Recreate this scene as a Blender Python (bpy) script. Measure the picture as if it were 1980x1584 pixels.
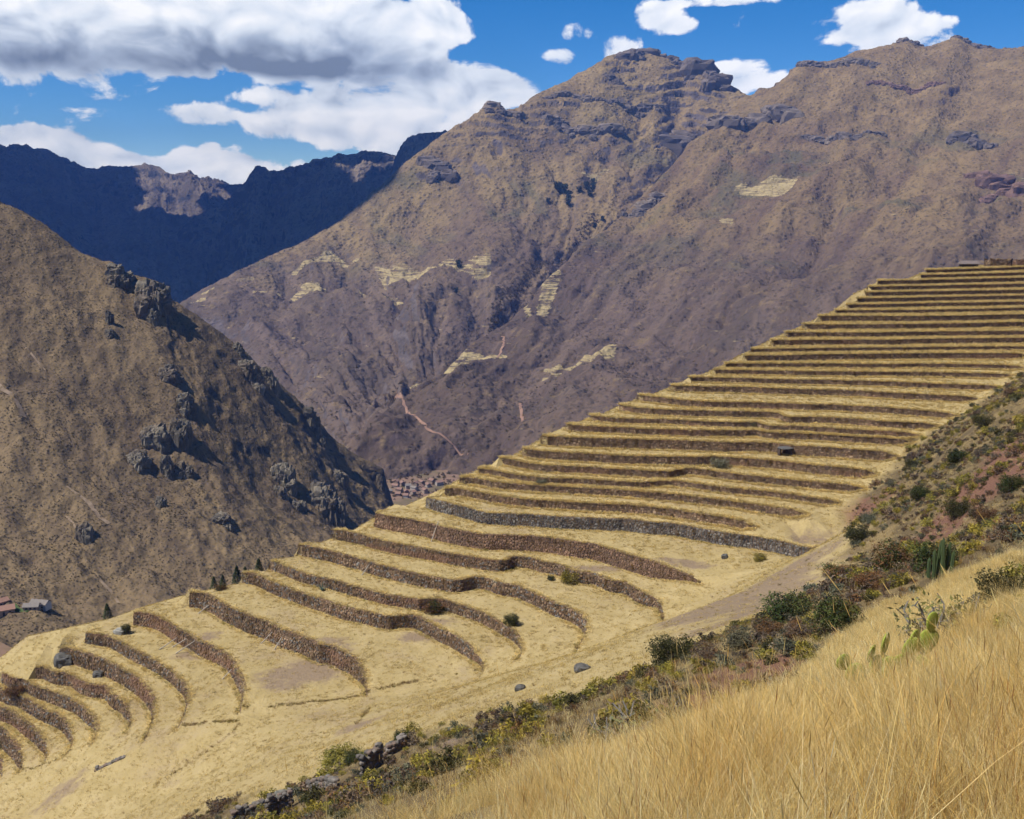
# Dry-season Andean valley: curved stone terraces on a grassy spur, a dark hill across the
# ravine and sunlit mountains behind.  Units are metres; the eye of the photographer is the origin.
import bpy, bmesh, math, random
import numpy as np
from mathutils import Vector, Matrix
from mathutils.geometry import delaunay_2d_cdt
from mathutils.bvhtree import BVHTree

for o in list(bpy.data.objects): bpy.data.objects.remove(o)
scene = bpy.context.scene
COL = scene.collection
R = math.radians
rng = np.random.default_rng(11)
random.seed(11)

# ------------------------------------------------------------------ camera, sun, sky, exposure
CAM_PITCH = 0.198382
cam = bpy.data.cameras.new('camera'); cam_o = bpy.data.objects.new('camera', cam); COL.objects.link(cam_o)
cam.sensor_width = 36.0; cam.lens = 36.0*1950/1980
cam.clip_start = 0.1; cam.clip_end = 60000
cam_o.location = (0, 0, 0); cam_o.rotation_euler = (math.pi/2 - CAM_PITCH, 0, 0)
scene.camera = cam_o
scene.render.resolution_x, scene.render.resolution_y = 1024, 819

SUN_EL, SUN_AZ = R(57), R(-111)          # azimuth from +Y towards +X: the sun stands to the left
sun_dir = Vector((math.cos(SUN_EL)*math.sin(SUN_AZ), math.cos(SUN_EL)*math.cos(SUN_AZ), math.sin(SUN_EL)))
sl = bpy.data.lights.new('sun', 'SUN'); sl.energy = 5.0; sl.angle = R(0.53); sl.color = (1.0, 0.95, 0.87)
so = bpy.data.objects.new('sun', sl); COL.objects.link(so)
so.rotation_euler = (-sun_dir).to_track_quat('-Z', 'Y').to_euler()

scene.view_settings.view_transform = 'Standard'; scene.view_settings.look = 'None'
scene.view_settings.gamma = 1.0; scene.view_settings.use_curve_mapping = False
scene.view_settings.exposure = 0.48
scene.cycles.max_bounces = 5; scene.cycles.diffuse_bounces = 2; scene.cycles.glossy_bounces = 2
scene.cycles.transmission_bounces = 4; scene.cycles.volume_bounces = 0; scene.cycles.transparent_max_bounces = 12
scene.cycles.use_adaptive_sampling = True; scene.cycles.adaptive_threshold = 0.04
scene.cycles.use_denoising = True

# ------------------------------------------------------------------ node helper
class NT:
    def __init__(s, tree): s.t = tree; tree.nodes.clear()
    def n(s, typ, props=None, **ins):
        nd = s.t.nodes.new(typ)
        for k, v in (props or {}).items(): setattr(nd, k, v)
        for k, v in ins.items():
            key = int(k[1:]) if k[0] == 'i' and k[1:].isdigit() else k.replace('_', ' ')
            s.put(nd.inputs[key], v)
        return nd
    def put(s, sock, v):
        if isinstance(v, bpy.types.NodeSocket): s.t.links.new(v, sock)
        elif isinstance(v, bpy.types.Node): s.t.links.new(v.outputs[0], sock)
        elif isinstance(v, (tuple, list)) and len(v) == 3 and sock.type == 'RGBA': sock.default_value = (*v, 1)
        else: sock.default_value = v
    def m(s, op, a, b=0.0, c=0.0, clamp=False):
        nd = s.t.nodes.new('ShaderNodeMath'); nd.operation = op; nd.use_clamp = clamp
        for i, v in enumerate((a, b, c)): s.put(nd.inputs[i], v)
        return nd.outputs[0]
    def vm(s, op, a, b=(0, 0, 0), c=None):
        nd = s.t.nodes.new('ShaderNodeVectorMath'); nd.operation = op
        if c is not None: s.put(nd.inputs[2], c)
        s.put(nd.inputs[0], a); s.put(nd.inputs[1], b)
        return nd.outputs[0]
    def mix(s, f, a, b):
        nd = s.t.nodes.new('ShaderNodeMix'); nd.data_type = 'RGBA'
        s.put(nd.inputs[0], f); s.put(nd.inputs[6], a); s.put(nd.inputs[7], b)
        return nd.outputs[2]
    def ss(s, x, lo, hi):
        nd = s.t.nodes.new('ShaderNodeMapRange'); nd.interpolation_type = 'SMOOTHSTEP'
        s.put(nd.inputs[0], x); nd.inputs[1].default_value = lo; nd.inputs[2].default_value = hi
        nd.inputs[3].default_value = 0; nd.inputs[4].default_value = 1
        return nd.outputs[0]
    def noise(s, vec, scale, detail=5, rough=0.55, dist=0.0, dim='3D'):
        nd = s.n('ShaderNodeTexNoise', dict(noise_dimensions=dim), Vector=vec, Scale=scale, Detail=detail, Roughness=rough, Distortion=dist)
        return nd.outputs[0]
    def ramp(s, x, stops):
        nd = s.t.nodes.new('ShaderNodeValToRGB'); s.put(nd.inputs[0], x)
        e = nd.color_ramp.elements
        while len(e) < len(stops): e.new(0.5)
        for k, (p, c) in enumerate(stops): e[k].position = p; e[k].color = (*c, 1)
        return nd.outputs[0]

# ------------------------------------------------------------------ sky with clouds
world = bpy.data.worlds.new('World'); scene.world = world; world.use_nodes = True
def build_sky():
    t = NT(world.node_tree)
    sky = t.n('ShaderNodeTexSky', dict(sky_type='NISHITA', sun_disc=False, sun_elevation=SUN_EL,
              sun_rotation=SUN_AZ, altitude=3300, air_density=1.0, dust_density=0.1, ozone_density=3.0))
    d = t.n('ShaderNodeTexCoord').outputs['Generated']
    sep = t.n('ShaderNodeSeparateXYZ', None, i0=d)
    x, y, z = sep.outputs
    az = t.m('ARCTAN2', x, y)                    # radians right of north
    el = t.m('ARCSINE', z)
    # cumulus field over the whole sky: noise on the direction sphere, flattened towards the horizon
    ae = t.n('ShaderNodeCombineXYZ', None, i0=az, i1=el, i2=0.0).outputs[0]
    p = t.vm('MULTIPLY', ae, (1.0, 1.55, 1.0))
    warp = t.n('ShaderNodeTexNoise', dict(noise_dimensions='2D'), Vector=p, Scale=9.0, Detail=1.5)
    pw = t.vm('MULTIPLY_ADD', warp.outputs['Color'], (.06, .05, .0), p)
    big = t.noise(pw, 3.2, 0, .5, 0, '2D'); fine = t.noise(pw, 15.0, 8.0, .62, 0, '2D')
    def puffs(v):
        nd = t.n('ShaderNodeTexVoronoi', dict(feature='F1', voronoi_dimensions='2D'), Vector=v, Scale=24.0, Detail=1.0, Roughness=.5)
        return nd.outputs['Distance']
    def blobs(acc, L, flat):
        for a0, e0, sa, se, w in L:
            q = t.vm('MULTIPLY_ADD', ae, (1/sa, 1/se, 0), (-a0/sa, -e0/se, 0))
            r2 = t.t.nodes.new('ShaderNodeVectorMath'); r2.operation = 'DOT_PRODUCT'
            t.put(r2.inputs[0], q); t.put(r2.inputs[1], q); r2 = r2.outputs['Value']
            if flat: r2 = t.m('MULTIPLY', r2, r2)
            acc = t.m('MULTIPLY_ADD', t.m('POWER', .36788, r2), w, acc)
        return acc
    pf = puffs(pw)
    dens = t.m('ADD', t.m('MULTIPLY', fine, 1.6), t.m('MULTIPLY_ADD', big, .8, -1.29))
    dens = t.m('MULTIPLY_ADD', pf, -.34, dens)
    dens = blobs(dens, BODIES, True)
    mask = t.ss(dens, .0, .24)
    core = t.ss(dens, .10, .75)
    # relief of the billows: brighter on the side towards the sun, grey in the thick and low parts
    off = t.vm('ADD', pw, (-.010, .016, 0))
    relief = t.m('ADD', t.m('MULTIPLY', t.m('SUBTRACT', puffs(off), pf), .30), t.m('MULTIPLY', t.m('SUBTRACT', fine, t.noise(off, 15.0, 4.0, .58, 0, '2D')), .60))
    sh = blobs(0.0, SHADES, False)
    soft = t.noise(pw, 7.0, 2, .5, 0, '2D')
    br = t.m('ADD', t.m('MULTIPLY_ADD', relief, 1.0, .86), t.m('MULTIPLY_ADD', soft, .35, -.175))
    br = t.m('SUBTRACT', br, t.m('MULTIPLY', sh, t.m('MULTIPLY_ADD', core, .45, .55)))
    br = t.m('MAXIMUM', t.m('MINIMUM', br, 1.0), .13)
    cc = t.ramp(br, [(0.1, (.17, .215, .295)), (.45, (.42, .49, .60)), (.72, (.74, .80, .87)), (1.0, (1.0, 1.0, 1.0))])
    cloud = t.n('ShaderNodeBackground', None, Color=cc, Strength=CLOUD_STRENGTH)
    hs = t.n('ShaderNodeHueSaturation', None, Hue=.503, Saturation=1.42, Value=1.0, Fac=1.0, Color=sky.outputs[0])
    clear = t.n('ShaderNodeBackground', None, Color=hs.outputs[0], Strength=SKY_STRENGTH)
    mx = t.n('ShaderNodeMixShader', None, i0=mask, i1=clear.outputs[0], i2=cloud.outputs[0])
    t.n('ShaderNodeOutputWorld', None, Surface=mx.outputs[0])
SKY_STRENGTH = 0.085
CLOUD_STRENGTH = 0.80
# cloud bodies: azimuth, elevation, half widths (radians), weight
BODIES = [(-0.395, 0.161, 0.134, 0.036, 0.75), (-0.266, 0.162, 0.124, 0.037, 0.75), (-0.13, 0.166, 0.074, 0.031, 0.75), (-0.073, 0.165, 0.037, 0.022, 0.5), (-0.325, 0.131, 0.163, 0.019, 0.45), (-0.17, 0.132, 0.094, 0.017, 0.45), (-0.427, 0.117, 0.059, 0.017, 0.35), (-0.128, 0.084, 0.084, 0.031, 0.7), (-0.044, 0.113, 0.054, 0.025, 0.55), (-0.21, 0.078, 0.045, 0.022, 0.5), (0.005, 0.106, 0.035, 0.019, 0.45), (-0.29, 0.083, 0.037, 0.013, 0.5), (-0.069, 0.061, 0.084, 0.014, 0.5), (-0.25, 0.102, 0.03, 0.009, 0.3), (-0.421, 0.045, 0.074, 0.022, 0.85), (-0.444, 0.061, 0.03, 0.011, 0.5), (-0.35, 0.03, 0.064, 0.017, 0.8), (-0.286, 0.035, 0.045, 0.022, 0.8), (-0.231, 0.026, 0.059, 0.021, 0.85), (-0.308, 0.051, 0.012, 0.009, 0.3), (-0.283, 0.054, 0.01, 0.007, 0.3), (0.332, 0.163, 0.04, 0.025, 0.7), (0.371, 0.146, 0.042, 0.017, 0.55), (0.314, 0.142, 0.03, 0.014, 0.4), (0.27, 0.157, 0.017, 0.011, 0.25), (0.097, 0.146, 0.026, 0.014, 0.62), (0.063, 0.16, 0.02, 0.011, 0.5), (0.046, 0.137, 0.02, 0.009, 0.5), (0.137, 0.173, 0.027, 0.015, 0.52), (0.164, 0.161, 0.014, 0.01, 0.4), (0.21, 0.119, 0.042, 0.017, 0.66), (0.191, 0.183, 0.05, 0.005, 0.42)]
SHADES = [(-0.326, 0.123, 0.168, 0.018, 0.55), (-0.17, 0.125, 0.124, 0.014, 0.66), (-0.412, 0.105, 0.079, 0.018, 0.35), (-0.28, 0.148, 0.208, 0.015, 0.2), (-0.14, 0.148, 0.124, 0.012, 0.15), (-0.289, 0.077, 0.045, 0.012, 0.25), (-0.045, 0.054, 0.084, 0.011, 0.18), (-0.21, 0.069, 0.045, 0.01, 0.15), (0.097, 0.14, 0.025, 0.007, 0.2), (0.145, 0.164, 0.03, 0.008, 0.2), (0.222, 0.11, 0.04, 0.008, 0.18), (0.333, 0.141, 0.059, 0.01, 0.12)]
build_sky()
world.cycles.sampling_method = 'MANUAL'; world.cycles.sample_map_resolution = 512
# ------------------------------------------------------------------ surveyed lines
# terrace walls: (foot level, top level, plan line of the top edge), metres
WALLS=[
(-130.00,-126.79,[(-130.6,221.9),(-123.7,218.1),(-120.1,215.8),(-118.2,213.1),(-116.9,210.1)]),
(-126.79,-121.94,[(-134.4,230.0),(-128.4,225.9),(-122.5,221.6),(-117.9,217.3),(-114.2,213.4),(-111.5,209.8),(-110.1,206.5),(-109.9,204.3)]),
(-121.94,-118.37,[(-134.2,230.3),(-129.1,227.9),(-123.7,224.8),(-119.5,222.5),(-114.1,217.6),(-109.3,213.3),(-105.2,208.2),(-103.2,204.3),(-102.6,201.9)]),
(-118.37,-115.06,[(-135.4,233.4),(-127.5,227.9),(-122.1,225.5),(-118.5,224.4),(-113.9,220.8),(-109.4,217.5),(-105.5,215.1),(-102.2,212.2),(-98.4,206.9),(-96.9,203.9),(-96.3,200.7),(-96.6,198.3)]),
(-115.06,-112.07,[(-125.7,230.1),(-121.2,226.8),(-118.2,226.2),(-114.3,223.5),(-109.8,220.9),(-105.5,218.3),(-100.5,215.1),(-96.8,211.4),(-93.4,207.8),(-91.7,204.8),(-90.5,200.8),(-90.2,198.2)]),
(-112.07,-108.93,[(-115.5,227.0),(-113.0,226.7),(-108.9,223.9),(-105.2,223.1),(-100.9,219.1),(-97.2,217.3),(-94.1,216.5),(-91.2,212.7),(-88.1,210.2),(-85.4,206.6),(-83.0,202.5),(-82.2,199.1),(-82.3,196.9)]),
(-108.93,-105.03,[(-110.2,229.6),(-106.5,228.4),(-103.0,226.4),(-98.1,223.5),(-94.2,220.7),(-89.9,217.2),(-85.7,213.3),(-82.3,209.5),(-79.2,205.1),(-76.7,199.7),(-75.5,195.9),(-75.0,191.3),(-74.6,187.2)]),
(-105.03,-102.21,[(-104.8,231.7),(-101.4,230.5),(-97.2,229.0),(-92.4,224.6),(-88.0,220.9),(-83.8,217.5),(-79.3,213.5),(-75.4,209.3),(-71.7,204.4),(-69.3,199.6),(-68.0,194.3),(-67.5,190.6),(-67.4,185.2)]),
(-102.21,-98.66,[(-94.5,235.8),(-91.8,235.5),(-88.0,233.8),(-84.7,231.0),(-80.2,226.1),(-75.7,222.2),(-71.0,217.6),(-66.7,214.3),(-63.0,210.2),(-60.0,204.8),(-57.7,199.9),(-56.0,195.4),(-55.5,192.0),(-54.7,186.9)]),
(-98.66,-94.42,[(-81.1,239.2),(-78.4,238.5),(-74.4,235.7),(-69.5,230.4),(-64.8,226.0),(-60.8,222.6),(-58.0,220.8),(-54.8,217.8),(-51.5,214.9),(-48.2,212.9),(-45.2,210.4),(-42.4,207.7),(-39.6,206.9),(-37.2,204.5),(-34.2,201.7),(-31.7,197.2),(-29.9,192.7),(-29.3,189.7),(-29.2,186.5)]),
(-94.42,-91.36,[(-68.7,244.5),(-64.6,242.7),(-59.5,237.3),(-54.8,233.5),(-49.1,228.8),(-44.1,225.2),(-39.3,221.4),(-34.6,219.3),(-31.7,217.5),(-28.5,215.7),(-27.2,216.0),(-24.3,216.6),(-21.6,216.0),(-18.9,212.7),(-16.0,209.3),(-13.2,206.3),(-10.8,203.3),(-8.7,199.7),(-7.0,196.2),(-5.8,193.5),(-6.1,189.2)]),
(-91.36,-88.83,[(-61.8,246.0),(-57.5,242.2),(-52.0,237.0),(-47.1,234.2),(-42.4,231.4),(-37.5,227.7),(-33.0,225.0),(-29.0,222.4),(-26.7,221.8),(-21.6,219.6),(-18.6,220.2),(-15.0,219.0),(-11.4,216.2),(-7.3,212.6),(-4.6,209.4),(-1.7,205.5),(0.3,202.5),(1.8,197.7),(2.2,193.7),(1.3,189.8)]),
(-88.83,-85.88,[(-55.1,250.0),(-49.4,246.7),(-44.3,243.6),(-40.9,240.9),(-37.3,238.6),(-33.9,235.6),(-29.2,232.4),(-24.2,229.2),(-18.9,226.4),(-13.1,224.1),(-9.1,226.4),(-5.5,225.4),(-2.7,222.4),(1.2,220.8),(6.0,215.1),(9.7,210.2),(13.0,207.0),(15.2,203.0),(15.9,199.2),(15.2,195.2),(12.7,187.2)]),
(-85.88,-83.11,[(-47.2,253.9),(-43.3,252.2),(-38.8,249.3),(-33.8,245.5),(-28.0,241.9),(-21.2,238.4),(-15.2,235.0),(-9.3,232.4),(-2.7,229.8),(0.1,232.7),(3.5,232.4),(7.7,229.1),(11.5,227.0),(15.4,222.5),(19.4,221.1),(22.3,216.8),(25.6,215.5),(28.8,209.6),(31.7,206.0),(32.0,201.4),(31.5,195.9)]),
(-83.11,-79.23,[(-36.2,256.1),(-31.5,252.9),(-25.6,249.8),(-21.6,247.2),(-17.1,243.8),(-12.5,240.8),(-6.5,238.0),(-0.8,237.6),(6.5,236.4),(10.7,234.8),(14.9,232.5),(19.8,230.6),(22.7,228.0),(27.6,222.9),(32.5,218.4),(37.2,214.4),(40.1,211.4),(42.1,207.9)]),
(-79.23,-76.14,[(-22.7,260.1),(-18.1,255.7),(-13.3,252.0),(-7.1,246.5),(-1.0,245.2),(4.8,244.3),(12.2,242.6),(19.5,241.7),(25.2,240.9),(28.2,240.9),(33.8,238.4),(39.3,237.1),(44.5,233.9),(49.6,230.7),(53.6,228.7),(56.5,227.6),(61.0,224.9),(63.7,222.4),(67.9,219.1),(72.9,220.9),(77.2,222.0)]),
(-76.14,-73.96,[(-18.1,261.5),(-13.7,260.5),(-8.6,257.0),(-1.1,252.6),(4.9,250.2),(12.5,248.9),(19.9,247.0),(27.3,246.1),(33.9,244.3),(40.1,241.6),(45.9,238.2),(51.8,235.2),(55.8,231.9),(58.4,229.5)]),
(-73.96,-72.04,[(-14.2,265.5),(-9.1,263.9),(-4.3,260.2),(2.1,258.2),(8.2,256.7),(14.3,255.7),(20.4,254.2),(26.4,253.2),(33.1,251.3),(38.0,249.8),(44.2,247.4),(50.4,244.7),(56.3,241.9),(62.0,238.4),(67.6,235.4),(71.7,233.2)]),
(-72.04,-70.44,[(-9.1,268.8),(-4.4,266.1),(2.1,261.2),(8.2,258.6),(14.4,258.0),(20.6,257.0),(26.6,255.5),(31.7,254.5),(35.1,254.5),(40.5,256.0),(45.4,254.5),(51.6,251.0),(57.6,248.1),(63.9,246.1),(69.6,243.3),(75.2,239.7),(80.8,237.4)]),
(-70.44,-68.45,[(-3.2,273.2),(2.1,268.5),(8.4,264.6),(14.6,263.4),(21.0,262.3),(27.0,260.7),(32.3,259.6),(35.6,258.6),(41.8,258.0),(43.8,259.6),(47.6,261.2),(53.0,258.6),(59.0,254.9),(65.3,252.3),(71.3,249.8),(77.3,247.3),(83.2,245.3),(88.8,243.4)]),
(-68.45,-66.01,[(2.6,273.5),(8.6,270.5),(14.9,268.7),(21.3,267.5),(29.1,265.2),(36.3,264.6),(43.4,264.0),(50.3,264.0),(53.4,264.6),(58.4,263.4),(64.0,261.7),(70.4,259.5),(76.4,256.2),(82.4,253.5),(88.5,251.4),(93.7,249.3)]),
(-66.01,-63.21,[(8.4,276.8),(15.2,275.5),(21.8,274.2),(29.9,273.5),(37.3,272.3),(44.5,271.6),(51.4,270.4),(58.4,269.1),(65.6,269.1),(72.4,267.9),(76.9,264.9),(85.1,263.1),(91.4,260.7),(97.0,259.0),(101.6,256.7)]),
(-63.21,-61.24,[(15.3,283.5),(22.2,280.7),(30.5,279.3),(37.9,277.3),(45.2,276.6),(56.0,275.3),(66.9,275.3),(69.0,275.9),(70.6,272.6),(76.9,272.0),(85.3,270.1),(93.6,267.5),(102.0,265.6),(108.3,263.8)]),
(-61.24,-59.63,[(22.5,288.2),(30.9,283.8),(38.6,283.1),(46.0,282.4),(53.0,280.2),(63.7,278.1),(69.3,277.4),(70.6,272.7),(76.8,272.0),(85.2,270.0),(93.4,267.4),(99.3,266.1),(110.2,263.6)]),
(-59.63,-57.71,[(32.0,294.1),(39.2,288.6),(50.3,286.3),(61.4,284.8),(72.5,284.0),(76.7,281.8),(77.0,276.8),(85.4,276.8),(95.5,273.9),(100.9,271.2),(112.7,268.5),(116.3,267.2)]),
(-57.71,-55.76,[(38.0,299.6),(44.2,296.2),(51.1,291.3),(60.2,288.9),(69.7,288.1),(78.7,286.5),(85.8,285.0),(91.4,285.0),(98.2,282.6),(104.4,281.1),(114.3,276.7),(123.7,271.6)]),
(-55.76,-53.77,[(48.6,305.4),(57.1,303.5),(68.9,302.6),(80.2,300.0),(91.5,298.2),(102.7,296.5),(108.8,293.9),(122.7,289.7),(135.8,286.4)]),
(-53.77,-52.07,[(55.0,310.6),(66.3,309.6),(81.8,306.8),(97.3,304.9),(114.9,302.1),(131.9,297.5),(146.3,294.8)]),
(-52.07,-50.43,[(63.2,314.6),(75.4,313.6),(95.3,311.6),(114.5,310.6),(130.5,309.6),(155.1,306.6)]),
(-50.43,-48.87,[(67.5,317.4),(83.9,317.4),(100.4,317.4),(116.6,316.3),(130.3,317.4),(149.2,315.3),(161.9,312.1)]),
(-48.87,-46.68,[(74.1,319.7),(87.9,320.6),(101.9,322.9),(119.2,324.1),(136.6,325.3),(153.6,325.3),(168.3,325.3)]),
(-46.68,-45.24,[(78.4,324.7),(103.1,327.1),(120.6,328.3),(138.3,329.6),(156.0,330.8),(174.3,330.8)]),
(-45.24,-43.18,[(85.9,330.8),(104.5,332.2),(121.8,332.2),(140.2,334.8),(177.6,337.6)]),
(-43.18,-41.34,[(91.6,336.9),(105.9,336.9),(123.2,336.9),(142.1,339.7),(179.2,341.2)]),
(-41.34,-39.36,[(99.4,343.9),(107.7,343.1),(125.8,343.9),(144.3,345.4),(184.5,351.8)]),
(-39.36,-37.13,[(106.3,349.6),(118.5,349.6),(127.6,349.6),(145.8,349.6),(186.6,356.5)]),
(-37.13,-35.66,[(113.5,354.6),(129.3,354.6),(144.8,356.4),(190.3,363.9)]),
(-35.66,-33.93,[(118.7,357.4),(134.6,359.4),(151.1,363.3),(192.9,369.4)]),
(-33.93,-32.02,[(122.8,360.2),(138.6,362.6),(154.4,366.1),(194.8,373.5)]),
(-32.02,-30.10,[(129.2,363.5),(151.1,367.7),(195.7,375.8)]),
(-30.10,-28.28,[(128.5,365.8),(137.1,367.3),(151.1,370.0),(198.8,382.0)]),
(-28.28,-26.35,[(132.9,368.9),(151.5,372.4),(201.6,387.7)]),
(-26.35,-24.67,[(151.0,374.6),(172.8,381.2),(203.7,392.2)]),
(-24.67,-23.04,[(153.9,377.8),(172.6,384.9),(193.7,394.9),(208.5,401.9)]),
]
RIM=[(-147.3,240.1,-118.37),(-142.4,246.0,-118.37),(-132.8,243.6,-115.06),(-125.8,243.7,-108.93),(-114.7,239.4,-105.03),(-101.9,239.3,-102.21),(-98.7,243.9,-102.21),(-85.2,246.3,-98.66),(-69.4,244.5,-94.62),(-62.5,245.6,-91.56),(-55.8,250.0,-89.03),(-48.2,253.9,-86.08),(-37.8,254.7,-83.31),(-32.3,263.6,-79.23),(-23.6,260.6,-79.43),(-19.6,261.9,-76.29),(-15.7,265.9,-74.11),(-10.6,269.2,-72.19),(-4.7,273.6,-70.59),(1.1,273.9,-68.60),(6.9,277.2,-66.16),(13.8,283.9,-63.36),(21.0,288.6,-61.39),(30.5,294.5,-59.78),(36.5,300.0,-57.86),(47.1,305.8,-55.91),(53.5,311.0,-53.92),(61.7,315.0,-52.22),(66.0,317.8,-50.58),(72.6,320.1,-49.02),(76.9,325.1,-46.83),(84.4,331.2,-45.39),(90.1,337.3,-43.33),(97.9,344.3,-41.49),(104.8,350.0,-39.51),(112.0,355.0,-37.28),(117.2,357.8,-35.81),(121.3,360.6,-34.08),(127.7,363.9,-32.17),(127.0,366.2,-30.25),(131.4,369.3,-28.43),(149.5,375.0,-26.50),(152.4,378.2,-24.82),(161.0,386.0,-23.20),(181.0,403.0,-23.20),(199.0,413.0,-23.20),(222.0,424.0,-23.20)]
HILL=[(66.6,229.9,-76.1),(72.2,228.0,-76.1),(74.6,226.1,-76.1),(63.8,234.0,-74.0),(69.5,231.9,-74.0),(76.6,235.4,-72.0),(84.4,240.1,-70.4),(-4.7,70.0,-41.3),(-2.9,42.0,-27.1),(0.1,14.0,-8.9),(1.7,14.0,-8.5),(3.9,17.0,-9.6),(6.1,18.0,-9.5),(7.6,18.0,-8.8),(11.9,22.0,-9.2),(3.9,7.0,-3.8),(8.0,12.0,-5.5),(28.3,40.0,-14.8),(0.5,95.0,-52.0),(9.7,110.0,-55.5),(17.9,105.0,-49.9),(-18.0,110.0,-65.6),(-23.3,105.0,-67.8),(-36.2,125.0,-80.8),(7.0,48.0,-26.3),(10.4,55.0,-27.8),(14.0,55.0,-27.4),(20.3,65.0,-29.4),(20.8,55.0,-24.8),(24.3,55.0,-22.9),(27.2,55.0,-22.3),(32.1,60.0,-21.9),(24.0,80.0,-33.8),(22.8,95.0,-41.2),(21.1,110.0,-49.7),(25.4,150.0,-64.2),(41.2,165.0,-64.9),(49.5,150.0,-57.3),(46.2,120.0,-46.5),(46.9,110.0,-40.8),(47.9,100.0,-34.8),(50.3,95.0,-29.9),(56.1,95.0,-27.2),(64.5,170.0,-53.5),(71.1,165.0,-47.3),(77.0,160.0,-41.5),(83.4,160.0,-37.1),(103.0,170.0,-33.1),(92.8,205.0,-47.6),(113.6,220.0,-40.5),(137.7,230.0,-30.3),(174.0,260.0,-20.8),(195.6,330.0,-26.4),(-77.2,172.0,-111.1),(-107.1,190.0,-125.6),(-69.3,178.0,-108.3),(-52.1,172.0,-99.4),(-36.0,165.0,-92.3),(-16.4,155.0,-82.0),(-97.9,195.0,-118.7),(-3.4,152.0,-75.8),(13.6,155.0,-70.9),(-136.0,210.0,-135.7)]
DENS={'right': 5, 'central': 5, 'left': 5}
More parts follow.
